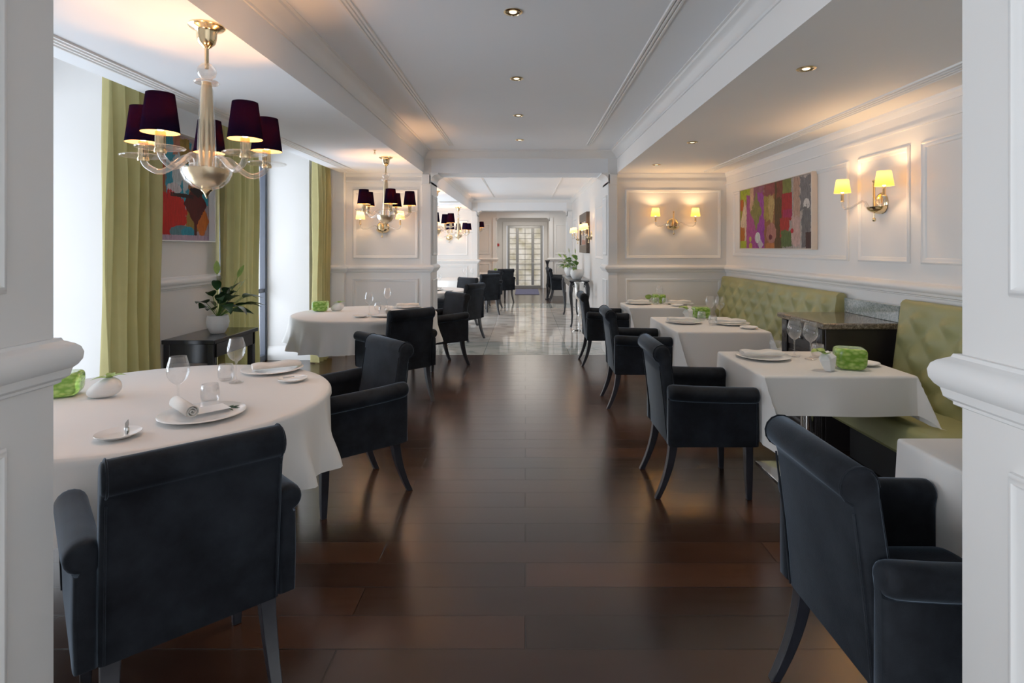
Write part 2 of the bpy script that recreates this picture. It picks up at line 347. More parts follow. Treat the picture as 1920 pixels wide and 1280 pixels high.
def rail_prof(zt,s=1,zs=None):
    b=[(0,.0),(.020,0),(.026,-.008),(.036,-.011),(.046,-.015),(.056,-.018),(.072,-.028),(.080,-.044),(.077,-.062),(.064,-.076),(.050,-.084),(.047,-.092),(.043,-.104),(.030,-.110),(.021,-.113),(.020,-.120),(.008,-.124),(0,-.126)]
    zs=zs or (.6+.4*s)
    return [(o*s,zt+z*zs) for o,z in b]
BASE=[(0,0),(.022,0),(.022,.15),(.016,.165),(.012,.175),(.006,.185),(0,.19)]
def crown_prof(zc,s=1):
    return [(0,zc-.11*s),(.012*s,zc-.11*s),(.014*s,zc-.095*s),(.03*s,zc-.08*s),(.045*s,zc-.05*s),(.07*s,zc-.03*s),(.085*s,zc-.022*s),(.09*s,zc-.008*s),(.11*s,zc-.006*s),(.11*s,zc),(0,zc)]

# ------------------------------------------------------------------ room shell
W='wall_paint'; T='trim_paint'; CE='ceiling_paint'
struct('floor',MB().box(-3.95,3.1,-4.0,7.8,-.12,0),'wood_floor')
struct('floor',MB().box(-3.6,1.6,7.8,8.86,-.12,0),'marble_grey')
struct('floor',MB().box(-3.6,1.6,8.86,13.8,-.12,0),'marble_white')
struct('floor',MB().box(-3.6,1.6,13.8,14.9,-.12,0),'marble_grey')
struct('floor',MB().box(-3.6,2.2,14.9,20.7,-.12,0),'wood_floor')
ZS=2.53; ZC=2.84
# front opening jambs (thick wall masses either side of the viewer)
JL=-1.264; JR=1.03; YL=1.5; YR=1.32
wfl=struct('wall_front_left',MB().box(-3.6,JL,-.7,YL,0,2.95),W)
wfr=struct('wall_front_right',MB().box(JR,3.1,-4.0,YR,0,2.95),W)  # runs on behind the viewer, unseen, to block light from the left jamb
m=MB(); panel(m,(JL,1.352,.30),(0,-1,0),(0,0,1),(1,0,0),1.6,.715,sc=1.1); panel(m,(JL,1.352,1.388),(0,-1,0),(0,0,1),(1,0,0),1.6,1.0,sc=1.1)
m.build('panel_moulding',T,wfl)
m=MB(); panel(m,(JR,1.180,.30),(0,-1,0),(0,0,1),(-1,0,0),1.6,.725,sc=1.1); panel(m,(JR,1.180,1.395),(0,-1,0),(0,0,1),(-1,0,0),1.6,1.0,sc=1.1)
m.build('panel_moulding',T,wfr)
m=MB(); sweep(m,[(JL,-.7),(JL,YL),(-2.9,YL)],rail_prof(1.256,.58,1),-1); struct('trim_1',m,T)
m=MB(); sweep(m,[(JR,-4.0),(JR,YR),(2.8,YR)],rail_prof(1.247,.61,1),1); struct('trim_2',m,T)
m=MB(); sweep(m,[(JL,-.7),(JL,YL),(-2.9,YL)],BASE,-1); struct('baseboard_front_left',m,T)
m=MB(); sweep(m,[(JR,-4.0),(JR,YR),(2.8,YR)],BASE,1); struct('baseboard_front_right',m,T)
struct('ceiling',MB().box(JL,JR,-.7,1.35,2.53,2.95),CE); struct('ceiling',MB().box(-3.6,JR,-4.0,-.7,2.84,2.95),CE)  # second slab: unseen behind the viewer, added to block sky light
# right wall
wr=struct('wall_right',MB().box(2.8,2.95,YR,8.3,0,2.95),W)
m=MB()
for y0,y1 in ((7.52,4.84),(4.70,4.07),(3.95,2.75),(2.63,1.5)):
    panel(m,(2.8,y0,1.38),(0,-1,0),(0,0,1),(-1,0,0),y0-y1,.86)
m.box(2.785,2.80,YR,7.8,2.36,2.375)
m.build('panel_moulding',T,wr)
# left wall piers with deep window embrasures
piers=[]
for y0,y1,xf in ((YL,2.0,-2.95),(4.1,5.4,-2.95),(7.45,8.3,-2.875)):
    piers.append(struct('wall_left',MB().box(-3.95,xf,y0,y1,0,3.15),W))
struct('wall_left',MB().box(-3.95,-3.74,2.0,4.1,2.62,3.15),W); struct('wall_left',MB().box(-3.95,-3.42,5.4,7.45,2.62,3.15),W)
m=MB()
sweep(m,[(-2.95,4.1),(-2.95,5.4)],rail_prof(1.25,.7),-1); struct('trim_3',m,T)
m=MB(); sweep(m,[(-3.75,4.1),(-2.95,4.1),(-2.95,5.4),(-3.42,5.4)],BASE,-1); struct('baseboard_left',m,T)
m=MB(); sweep(m,[(-3.42,7.45),(-2.875,7.45),(-2.875,7.8)],BASE,-1); struct('baseboard_left',m,T)
# windows
def window(name,y0,y1,x=-3.46):
    t=bpy.data.objects.new(name,None); C.objects.link(t); t['kind']='structure'
    m=MB(); w=.06
    m.box(x-.05,x+.03,y0,y0+w,0,2.62); m.box(x-.05,x+.03,y1-w,y1,0,2.62); m.box(x-.05,x+.03,y0+w,y1-w,0,w+.02); m.box(x-.05,x+.03,y0+w,y1-w,2.62-w,2.62)
    m.box(x-.05,x+.03,(y0+y1)/2-w,(y0+y1)/2+w,w+.02,2.62-w); m.box(x-.03,x+.02,y0+w,y1-w,.9,.95)
    m.build('window_frame','window_frame',t,bevel=.006)
    MB().box(x-.008,x-.002,y0+w,y1-w,.05,2.58).build('pane','window_glass',t)
window('window_1',2.0,4.1,-3.80); window('window_2',5.4,7.45)
# back walls with opening to the marble room
OL_,OR_=-1.31,1.15
wbl=struct('wall_back_left',MB().box(-2.875,OL_,7.8,8.3,0,3.15),W)
wbr=struct('wall_back_right',MB().box(OR_,2.8,7.8,8.3,0,2.95),W)
m=MB(); panel(m,(-2.40,7.8,1.34),(1,0,0),(0,0,1),(0,-1,0),.91,.96); panel(m,(-2.40,7.8,.30),(1,0,0),(0,0,1),(0,-1,0),.91,.76)
m.box(-2.50,-1.44,7.788,7.80,2.40,2.425); m.build('panel_moulding',T,wbl)
m=MB(); panel(m,(1.395,7.8,1.34),(1,0,0),(0,0,1),(0,-1,0),1.33,.96); panel(m,(1.395,7.8,.30),(1,0,0),(0,0,1),(0,-1,0),1.33,.76)
m.box(1.28,2.8,7.788,7.80,2.40,2.425); m.build('panel_moulding',T,wbr)
# pilasters
def corbel(x,y0,y1,sx,z0=2.30,z1=2.53,d=.095):
    pts=[(x,z0)]
    for i in range(9):
        a=PI/2*i/8; pts.append((x+sx*d*(1-math.cos(a)),z0+.03+(z1-.02-z0-.03)*math.sin(a)))
    pts+=[(x+sx*d,z1),(x-sx*.02,z1),(x-sx*.02,z0)]
    return MB().prism(pts,1,y0,y1)
def pilaster(parent,x0,x1,y,yb,sx,zt=2.53,zr=1.25):
    m=MB(); m.box(x0,x1,y-.04,y+.02,0,zt-.02)
    m.box(x0-.006,x1+.006,y-.046,y+.01,zt-.17,zt-.15)
    m.build('pilaster',T,parent,bevel=.004)
    xe=x1 if sx>0 else x0
    mm=MB()
    panel(mm,(xe,y+.08 if sx>0 else yb-.06,1.38),(0,1 if sx>0 else -1,0),(0,0,1),(sx,0,0),max(.1,yb-y-.14),zt-1.38-.3); panel(mm,(xe,y+.08 if sx>0 else yb-.06,.3),(0,1 if sx>0 else -1,0),(0,0,1),(sx,0,0),max(.1,yb-y-.14),.74)
    mm.build('panel_moulding',T,parent)
    corbel(xe,y-.04,yb,sx,zt-.15,zt).build('capital',T,parent)
pilaster(wbl,-1.435,OL_,7.8,8.3,1); pilaster(wbr,OR_,1.275,7.8,8.3,-1)
MB().box(-2.68,-2.50,7.72,7.8,0,2.95).build('pilaster',T,wbl,bevel=.004)
m=MB(); sweep(m,[(-2.875,7.8),(-2.68,7.8),(-2.68,7.72),(-2.50,7.72),(-2.50,7.8),(-1.435,7.8),(-1.435,7.76),(OL_,7.76),(OL_,8.3)],rail_prof(1.252,.62),-1); struct('trim_4',m,T)
m=MB(); sweep(m,[(-2.875,7.8),(-2.68,7.8),(-2.68,7.72),(-2.50,7.72),(-2.50,7.8),(-1.435,7.8),(-1.435,7.76),(OL_,7.76),(OL_,8.3)],BASE,-1); struct('baseboard_back_left',m,T)
pR=[(OR_,8.3),(OR_,7.76),(1.275,7.76),(1.275,7.8),(2.8,7.8),(2.8,YR)]
m=MB(); sweep(m,pR,rail_prof(1.252,.62),-1); struct('trim_5',m,T)
m=MB(); sweep(m,pR,BASE,-1); struct('baseboard_back_right',m,T)
# ceilings
struct('ceiling',MB().box(-2.56,-1.41,1.3,7.8,ZS,2.95),CE)
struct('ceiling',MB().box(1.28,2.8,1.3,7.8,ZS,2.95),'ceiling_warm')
struct('ceiling',MB().box(-1.41,1.28,1.3,7.8,ZC,2.95),CE)
struct('ceiling',MB().box(-3.95,-2.56,1.3,8.3,3.15,3.3),CE); struct('ceiling',MB().box(-2.575,-2.56,1.3,7.8,2.95,3.15),CE)
struct('trim_6',MB().box(OL_,OR_,7.80,8.3,2.53,2.95),CE)
m=MB(); sweep(m,[(-1.41,1.35),(-1.41,7.8),(1.28,7.8),(1.28,1.35)],crown_prof(ZC),-1); struct('trim_7',m,T)
def reeds(xs,y0,y1,z,name):
    m=MB()
    for x in xs: m.prism([(x-.011,z+.002),(x-.006,z-.010),(x+.006,z-.010),(x+.011,z+.002)],1,y0,y1)
    return struct(name,m,T)
reeds([-1.005,-.98,-.955],1.5,7.37,ZC,'trim_8'); reeds([.805,.83,.855],1.5,7.37,ZC,'trim_9')
reeds([-2.40,-2.365,-2.33,-2.295],1.5,7.6,ZS,'trim_10'); reeds([2.43,2.465,2.50,2.535],1.5,7.6,ZS,'trim_11')
m=MB(); sweep(m,[(2.8,1.4),(2.8,7.8),(1.28,7.8)],[(0,ZS-.06),(.01,ZS-.06),(.02,ZS-.03),(.03,ZS-.02),(.03,ZS),(0,ZS)],1); struct('trim_12',m,T)
m=MB(); sweep(m,[(-2.5,7.8),(-1.43,7.8)],[(0,ZS-.05),(.01,ZS-.05),(.02,ZS-.02),(.025,ZS),(0,ZS)],-1); struct('trim_13',m,T)
# ---- marble room
zs2,zc2=2.47,2.76
struct('wall_left',MB().box(-3.1,-2.95,8.3,9.0,0,2.9),W)
struct('wall_left',MB().box(-3.1,-2.95,13.9,15.2,0,2.9),W)
struct('wall_left',MB().box(-3.1,-2.95,9.0,13.9,2.42,2.9),W)
wr2=struct('wall_right',MB().box(1.25,1.6,8.3,14.9,0,2.95),W)
m=MB(); panel(m,(1.25,14.5,1.3),(0,-1,0),(0,0,1),(-1,0,0),.9,.9); panel(m,(1.25,14.7,.28),(0,-1,0),(0,0,1),(-1,0,0),2.3,.72); panel(m,(1.25,9.9,1.3),(0,-1,0),(0,0,1),(-1,0,0),1.2,.9)
m.build('panel_moulding',T,wr2)
m=MB(); sweep(m,[(1.25,14.9),(1.25,8.3)],BASE,-1); struct('baseboard_right',m,T)
struct('ceiling',MB().box(-2.95,-1.43,8.3,14.9,zs2,2.95),CE)
struct('ceiling',MB().box(-1.43,1.25,8.3,14.9,zc2,2.95),CE)
m=MB(); sweep(m,[(-1.43,8.3),(-1.43,14.9),(1.25,14.9),(1.25,8.3)],crown_prof(zc2,.7),-1); struct('trim_14',m,T)
reeds([-.80,-.78],8.8,14.2,zc2,'trim_15'); reeds([.66,.68],8.8,14.2,zc2,'trim_16')
wm=struct('wall_far_left',MB().box(-2.95,-1.27,14.9,15.3,0,2.9),W)
m=MB(); panel(m,(-2.55,14.9,1.28),(1,0,0),(0,0,1),(0,-1,0),1.02,.92); panel(m,(-2.55,14.9,.28),(1,0,0),(0,0,1),(0,-1,0),1.02,.72); m.build('panel_moulding',T,wm)
pilaster(wm,-1.43,-1.27,14.9,15.3,1,zt=2.47)
wm2=struct('wall_far_right',MB().box(1.10,2.2,14.9,15.03,0,2.9),W); pilaster(wm2,1.10,1.25,14.9,15.03,-1,zt=2.47)
m=MB(); sweep(m,[(-2.95,14.9),(-1.43,14.9),(-1.43,14.86),(-1.27,14.86),(-1.27,15.3)],rail_prof(1.17,.6),-1); struct('trim_17',m,T)
struct('trim_18',MB().box(-1.27,1.10,14.9,15.3,2.47,2.95),CE)
m=MB(); sweep(m,[(-2.95,14.9),(-1.43,14.9),(-1.43,14.86),(-1.27,14.86),(-1.27,15.3)],BASE,-1); struct('baseboard_far_left',m,T)
# ---- far lobby and door
struct('ceiling',MB().box(-3.0,2.2,15.3,17.2,2.62,2.9),CE)
struct('wall_left',MB().box(-3.1,-2.95,15.2,17.5,0,2.9),W); struct('wall_right',MB().box(1.95,2.2,15.3,17.5,0,2.9),W)
wl=struct('wall_lobby_left',MB().box(-3.0,-.88,17.2,17.5,0,2.9),W); wr3=struct('wall_lobby_right',MB().box(.73,2.0,17.2,17.5,0,2.9),W)
struct('trim_19',MB().box(-.88,.73,17.2,17.5,2.40,2.9),T)
m=MB(); panel(m,(-1.55,17.2,1.28),(1,0,0),(0,0,1),(0,-1,0),.46,.92); panel(m,(-1.55,17.2,.25),(1,0,0),(0,0,1),(0,-1,0),.46,.75); m.build('panel_moulding',T,wl)
m=MB(); panel(m,(.92,17.2,1.28),(1,0,0),(0,0,1),(0,-1,0),.42,.92); panel(m,(.92,17.2,.25),(1,0,0),(0,0,1),(0,-1,0),.42,.75); m.build('panel_moulding',T,wr3)
corbel(-.88,17.16,17.5,1,2.30,2.40,.06).build('capital',T,wl); corbel(.73,17.16,17.5,-1,2.30,2.40,.06).build('capital',T,wr3)
MB().box(-1.0,-.88,17.16,17.2,0,2.4).build('pilaster',T,wl,bevel=.004); MB().box(.73,.85,17.16,17.2,0,2.4).build('pilaster',T,wr3,bevel=.004)
m=MB(); sweep(m,[(-2.9,17.2),(-1.0,17.2),(-1.0,17.16),(-.88,17.16),(-.88,17.5)],rail_prof(1.17,.6),-1); struct('trim_20',m,T)
m=MB(); sweep(m,[(.73,17.5),(.73,17.16),(.85,17.16),(.85,17.2),(1.95,17.2)],rail_prof(1.17,.6),-1); struct('trim_21',m,T)
struct('wall_corridor_left',MB().box(-1.35,-1.2,17.5,20.5,0,2.9),W); struct('wall_corridor_right',MB().box(1.15,1.3,17.5,20.5,0,2.9),W)
struct('ceiling',MB().box(-1.35,1.3,17.5,20.5,2.55,2.9),CE)
struct('wall_back',MB().box(-1.3,-.70,20.45,20.6,0,2.6),W); struct('wall_back',MB().box(.70,1.25,20.45,20.6,0,2.6),W); struct('wall_back',MB().box(-.70,.70,20.45,20.6,2.28,2.6),W)
m=MB()
for x0,x1 in ((-.82,-.68),(.66,.80)): m.box(x0,x1,20.40,20.46,0,2.30)
m.box(-.82,.80,20.40,20.46,2.28,2.42); struct('trim_22',m,T,bevel=.008)
def glass_door():
    t=bpy.data.objects.new('door_1',None); C.objects.link(t); t['kind']='structure'
    y=20.46; x0,x1=-.66,.64; H=2.28; m=MB()
    m.box(x0,x0+.09,y,y+.06,0,H); m.box(x1-.09,x1,y,y+.06,0,H); m.box(x0+.09,x1-.09,y,y+.06,H-.09,H); m.box(x0+.09,x1-.09,y,y+.06,0,.10)
    m.build('door_frame','steel',t,bevel=.005)
    for xc in (-.29,.27): MB().box(xc-.05,xc+.05,y-.03,y+.03,.12,H-.10).build('door_stile','steel',t,bevel=.008)
    m=MB()
    for k in range(1,11): z=.10+k*.19; m.box(x0+.09,x1-.09,y+.005,y+.02,z-.007,z+.007)
    m.box(-.017,-.003,y+.005,y+.02,.1,H-.1); m.build('lattice','lattice_metal',t)
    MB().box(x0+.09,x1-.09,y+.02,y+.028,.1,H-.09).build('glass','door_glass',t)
    m=MB().tube([(x0+.06,y-.05,.91),(x1-.06,y-.05,.91)],.014); m.tube([(x0+.10,y-.05,.91),(x0+.10,y+.01,.91)],.01); m.tube([(x1-.10,y-.05,.91),(x1-.10,y+.01,.91)],.01); m.build('push_bar','steel',t)
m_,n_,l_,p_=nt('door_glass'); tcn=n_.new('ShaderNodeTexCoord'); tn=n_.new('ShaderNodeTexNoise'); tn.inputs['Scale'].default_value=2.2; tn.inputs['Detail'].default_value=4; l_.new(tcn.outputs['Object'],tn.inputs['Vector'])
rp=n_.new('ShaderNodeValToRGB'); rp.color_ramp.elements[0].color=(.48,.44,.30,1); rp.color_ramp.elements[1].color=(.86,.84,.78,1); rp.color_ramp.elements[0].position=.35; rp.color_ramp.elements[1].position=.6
l_.new(tn.outputs['Fac'],rp.inputs['Fac']); l_.new(rp.outputs['Color'],p_.inputs['Base Color']); l_.new(rp.outputs['Color'],p_.inputs['Emission Color']); p_.inputs['Emission Strength'].default_value=.25; setp(p_,Roughness=.25); MATS['door_glass']=m_  # faint emission stands in for light coming through the panes
glass_door()

# ------------------------------------------------------------------ chairs
def make_chair():
    t=thing('velvet_armchair','chair','chair')
    V='velvet'
    # seat: apron and domed cushion
    m=MB(); rings=[]
    for x,s in ((-.20,.96),(-.19,1),(.25,1),(.268,.985),(.275,.95)):
        ring=[]
        for j in range(28):
            a=2*PI*j/28; ca,sa=math.cos(a),math.sin(a); e=.35
            yy=.245*s*math.copysign(abs(ca)**e,ca); zz=.395+.075*s*math.copysign(abs(sa)**e,sa)+(.012*(1-(yy/.25)**2) if sa>0 else 0)
            ring.append((x,yy,zz))
        rings.append(ring)
    m.loft(rings); m.build('seat',V,t)
    # backrest: side profile with rearward scroll
    pts=[]
    F=[(-.165,.34),(-.170,.45),(-.190,.60),(-.212,.74),(-.226,.83)]
    pts+=F
    cx,cz,r=-.276,.862,.052
    for i in range(13):
        a=math.radians(0+ i*(250/12)); pts.append((cx+r*math.cos(a),cz+r*math.sin(a)))
    pts+=[(-.288,.79),(-.276,.70),(-.258,.55),(-.245,.42),(-.240,.325)]
    cxm=sum(p[0] for p in pts)/len(pts); czm=sum(p[1] for p in pts)/len(pts)
    def prof(s,y):
        out=[]
        for i,(x,z) in enumerate(pts):
            # shrink toward local spine for soft edges
            k=1-s
            if 5<=i<18: out.append((cx+(x-cx)*(1-k),y,cz+(z-cz)*(1-k)))
            else:
                sp=-.205-(z-.33)*.085
                out.append((sp+(x-sp)*(1-k),y,z))
        return out
    H=.243
    m=MB().loft([prof(.72,-H),prof(.90,-H+.004),prof(1,-H+.016),prof(1,0),prof(1,H-.016),prof(.90,H-.004),prof(.72,H)])
    bk=m.build('backrest',V,t,smooth=50)
    # piping along the two side edges of the back
    for y in (-H+.013,H-.013):
        m=MB()
        for path in ([(-.243,y,.33),(-.263,y,.55),(-.281,y,.70),(-.292,y,.79)],[(-.165,y,.48),(-.188,y,.60),(-.210,y,.74),(-.224,y,.83)]):
            m.tube(path,.0035,6)
        ring=[(cx+(r+.001)*math.cos(math.radians(a)),y,cz+(r+.001)*math.sin(math.radians(a))) for a in range(0,251,25)]
        m.build('side_piping',V,bk)
        MB().tube(ring,.0035,6).build('scroll_piping',V,bk)
    # arms
    for s in (-1,1):
        def sec(x,k,dz=0,kx=1):
            poly=[(.243,.335),(.247,.58)]
            c=(.278,.628+dz); rr=.047
            P=[]
            P.append((.240,.33+.02*(1-k))); P.append((.242,.585+dz))
            for i in range(15):
                a=math.radians(205-i*20.5); P.append((c[0]+rr*k*math.cos(a)-.002,c[1]+rr*k*math.sin(a)))
            P.append((.300,.585+dz)); P.append((.302,.47)); P.append((.298,.33+.02*(1-k)))
            ym=.272
            return [(x,s*(ym+(y-ym)*(k if i in(0,1,17,18,19) else 1)),z) for i,(y,z) in enumerate(P)]
        rings=[sec(-.252,.55,.017),sec(-.249,.75,.017),sec(-.240,.90,.017),sec(-.222,.98,.016),sec(-.195,1,.014),sec(-.10,1,.008),sec(.08,1,.002),sec(.22,1,0),sec(.252,1,0),sec(.268,.95,0),sec(.276,.82,0)]
        a=MB().loft(rings).build('armrest',V,t,smooth=55)
        MB().tube([(.262,s*y,z) for y,z in ((.300,.34),(.304,.47),(.302,.585))],.0032,6).build('piping',V,a)
    # legs
    def sq(c,h): return [(c[0]-h,c[1]-h,c[2]),(c[0]+h,c[1]-h,c[2]),(c[0]+h,c[1]+h,c[2]),(c[0]-h,c[1]+h,c[2])]
    for s in (-1,1):
        MB().loft([sq((.235,s*.235,.34),.024),sq((.237,s*.237,.18),.021),sq((.240,s*.238,0),.015)]).build('leg','leg_wood',t,bevel=.003)
        r_=[]
        for i in range(9):
            q=i/8; z=.34*(1-q); x=-.205-.022*q-.075*q*q; r_.append(sq((x,s*(.212+.012*q),z),.025-.009*q))
        MB().loft(r_).build('leg','leg_wood',t,smooth=25,bevel=.003)
    return t
chair=make_chair(); D=math.radians
GC='navy velvet dining armchairs'
CH=[]
def put_chair(x,y,ang,label):
    CH.append((x,y,D(ang))); return place(chair,USED,(x,y,0),D(ang),label,GC)
put_chair(-1.17,1.90,132,'navy velvet armchair in the left foreground, its wide back turned to the viewer')
put_chair(-1.09,3.43,221,'navy velvet armchair right of the near round table, facing the viewer')
put_chair(-1.27,5.52,134,'dark velvet armchair seen from behind at the near right side of the second round table')
put_chair(-1.09,7.07,220,'velvet armchair beside the left pilaster, at the far side of the second round table')
put_chair(1.165,1.72,0,'grey-lit velvet armchair in the right foreground, cut by the white pillar')
put_chair(1.09,3.57,0,'velvet armchair in side view at the square table with the large green vase')
put_chair(1.07,5.42,0,'velvet armchair in side view at the middle right table')
put_chair(1.02,7.28,0,'velvet armchair in side view nearest the right pilaster, at the last right table')
put_chair(-1.05,9.18,150,'dark velvet armchair on the marble floor, nearest of the row on the left')
put_chair(-1.28,10.62,232,'velvet armchair facing the viewer behind the first round table on the marble')
put_chair(-.93,12.50,125,'dark velvet armchair farther down the marble, back turned to the viewer')
put_chair(-.95,13.85,225,'velvet armchair at the far end of the marble, front of back showing')
put_chair(-.66,15.35,120,'dark velvet armchair in the lobby just left of the glass door')
put_chair(.96,15.46,0,'black armchair in side view beyond the marble, nearer of the two on the right')
put_chair(.93,16.45,0,'black armchair mostly hidden beyond the marble, farther of the two on the right')
def chair_hit(ox,oy,dx,dy,e=.014):
    """distance along a ray to the nearest chair footprint"""
    best=9
    for cx,cy,a in CH:
        ca,sa=math.cos(a),math.sin(a); px,py=ox-cx,oy-cy
        lx,ly=px*ca+py*sa,-px*sa+py*ca; vx,vy=dx*ca+dy*sa,-dx*sa+dy*ca
        t0,t1=-9,9
        for p,v,lo,hi in ((lx,vx,-.36,.280+e),(ly,vy,-.325-e,.325+e)):
            if abs(v)<1e-9:
                if p<lo or p>hi: t0=99
                continue
            A,B=(lo-p)/v,(hi-p)/v; t0=max(t0,min(A,B)); t1=min(t1,max(A,B))
        if t0<t1 and t0>0: best=min(best,t0)
    return best

# ------------------------------------------------------------------ tables and cloths
def round_table(x,y,R,label,hem,folds,ph,clabel,lean=0):
    t=thing('round_table',label,'table',(x,y,0),0,'round dining tables')
    MB().lathe([(0.001,.715),(R-.02,.715),(R-.008,.722),(R-.008,.738),(R-.015,.744),(.001,.744)],64).build('table_top','black_wood',t)
    MB().lathe([(.05,.02),(.05,.70),(.12,.715)],24).build('column','steel',t); MB().lathe([(.001,0),(.30,0),(.30,.012),(.06,.03),(.001,.03)],40).build('base','steel',t)
    rnd=random.Random(int(ph*100)); n1=folds; m=MB(); NA=240; rings=[]
    rad=[.001,.2*R,.5*R,.8*R,.95*R,R-.006]
    Ls=[.004,.010,.018,.03,.06,.1,.15,.2,.26,.32,.38,.44]
    def hemd(a): return hem+.035*math.cos(4*a+ph)+.02*math.sin(2*a+1+ph)+.012*math.sin(7*a)
    hits=[chair_hit(x,y,math.cos(2*PI*j/NA),math.sin(2*PI*j/NA)) for j in range(NA)]
    hits=[min(hits[(j+k)%NA] for k in range(-2,3)) for j in range(NA)]
    for r in rad: rings.append([(x+r*math.cos(2*PI*j/NA),y+r*math.sin(2*PI*j/NA),.7475) for j in range(NA)])
    for L in Ls:
        ring=[]
        for j in range(NA):
            a=2*PI*j/NA; l=L/.44*hemd(a); q=l/.4
            fold=(.5+.5*math.sin(n1*a+ph+.8*math.sin(3*a)))**2.2
            out=(.012*min(1,l/.018))+q*(.012+.092*fold*min(1,q*1.4))
            dn=l-.006*min(1,l/.018)
            rad_=R-.004+out; hit=hits[j]
            if hit<rad_:
                k=max(0,min(1,(l-.045)/.04)); rad_=rad_*(1-k)+min(rad_,hit)*k
            ring.append((x+rad_*math.cos(a),y+rad_*math.sin(a),.7475-dn))
        rings.append(ring)
    m.loft(rings,cap=False); m.add([rings[0][j] for j in range(NA)],[tuple(range(NA))])
    o=m.build('tablecloth','linen',smooth=60); tag(o,clabel,'tablecloth','round white tablecloths')
round_table(-1.83,2.78,.81,'near round table under a white cloth, left foreground',.31,19,.6,'white cloth falling in folds over the near round table at left')
round_table(-1.83,6.42,.80,'second round table under a white cloth, before the panelled left wall',.34,18,2.0,'white cloth over the round table in front of the back left panels')
round_table(-1.85,9.85,.80,'round table on the marble floor, partly behind the left pilaster',.34,15,3.1,'white cloth over the round table seen past the left pilaster')
round_table(-1.50,13.2,.75,'round table at the far end of the marble room',.34,15,4.1,'white cloth over the round table at the far end of the marble')
round_table(-1.25,16.2,.70,'farthest round table, in the lobby left of the glass door',.34,15,5.1,'white cloth over the farthest round table near the glass door')

def square_table(x0,x1,y0,y1,drops,label,clabel,seed=0):
    cx,cy=(x0+x1)/2,(y0+y1)/2; hx,hy=(x1-x0)/2,(y1-y0)/2
    t=thing('square_table',label,'table',(cx,cy,0),0,'square banquette tables')
    MB().box(-hx+.012,hx-.012,-hy+.012,hy-.012,.715,.744).build('table_top','black_wood',t,bevel=.006)
    MB().lathe([(.038,.014),(.038,.70),(.09,.714)],28).build('column','chrome',t); MB().box(-.24,.24,-.24,.24,0,.014).build('base','chrome',t,bevel=.004)
    dl,dr,df,db=drops; rnd=random.Random(seed); ph=[rnd.random()*6 for _ in range(8)]
    def ax(h,a,b,n=14):
        fr=[0,.006,.012,.02,.035]
        A=[-(h+s) for s in sorted(set(fr+[a*k/9 for k in range(1,10)]),reverse=True)]
        B=[h+s for s in sorted(set(fr+[b*k/9 for k in range(1,10)]))]
        return A+[-h+2*h*k/n for k in range(1,n)]+B
    U=ax(hx,dl,dr); Vv=ax(hy,df,db); rr=.012
    def hang(L):
        if L<rr*1.57: a=L/rr; return rr*math.sin(a),rr*(1-math.cos(a))
        return rr,rr+(L-rr*1.57)
    vs=[]
    for u in U:
        for v in Vv:
            p=max(0,abs(u)-hx); q=max(0,abs(v)-hy); sx=math.copysign(1,u); sy=math.copysign(1,v)
            bx=max(-hx,min(hx,u)); by=max(-hy,min(hy,v)); z=.7475
            if p>0 and q>0:
                L=math.hypot(p,q); phi=math.atan2(q,p); o,d=hang(L); tt=min(phi,PI/2-phi)/(PI/4); tt=tt*tt*(3-2*tt)
                o+=.06*L
                bx+=sx*(o*math.cos(phi)+(-.26 if sx<0 else .2)*L*tt); by+=sy*(o*math.sin(phi)+((.22 if sx<0 else .30) if sy<0 else .05)*L*tt); z-=d*(1-.03*tt)
            elif p>0:
                o,d=hang(p); w=.10*p*(.5+.5*math.sin(9*v+ph[0 if sx>0 else 1]))*(1-abs(v/hy)**3)
                bx+=sx*(o+.06*p+w); z-=d
            elif q>0:
                o,d=hang(q); w=.10*q*(.5+.5*math.sin(8*u+ph[2 if sy>0 else 3]))*(1-abs(u/hx)**3)
                by+=sy*(o+.06*q+w); z-=d
            X,Y=cx+bx,cy+by
            for qx,qy,qa in CH[4:8]:
                if z<.70 and X<qx+.292 and abs(Y-qy)<.36 and X>qx: k=min(1,(.36-abs(Y-qy))/.03,(.70-z)/.03); X=X*(1-k)+(qx+.292)*k
            if X>2.165: z=max(z,.468)
            if X>2.14 and 4.05<Y<4.5: Y=4.062+.3*(min(Y,4.07)-4.05)
            vs.append((X,Y,z))
    nv=len(Vv); fs=[(i*nv+j,(i+1)*nv+j,(i+1)*nv+j+1,i*nv+j+1) for i in range(len(U)-1) for j in range(nv-1)]
    o=MB().add(vs,fs).build('tablecloth','linen',smooth=70); tag(o,clabel,'tablecloth','square white tablecloths')
square_table(1.475,2.20,1.50,2.20,(.34,.24,.26,.26),'nearest square table, mostly behind the right pillar','white cloth on the nearest right table, cut by the pillar',1)
square_table(1.40,2.28,3.28,4.04,(.40,.27,.235,.26),'square table holding the large green vase','white cloth with a hanging corner on the table with the large green vase',2)
square_table(1.36,2.17,4.98,6.03,(.36,.24,.33,.28),'middle square table on the right, beyond the table with the large green vase','white cloth on the middle right table',3)
square_table(1.30,2.10,6.98,7.60,(.34,.24,.34,.15),'last square table, before the back right panelled wall','white cloth on the last right table by the panelled wall',4)

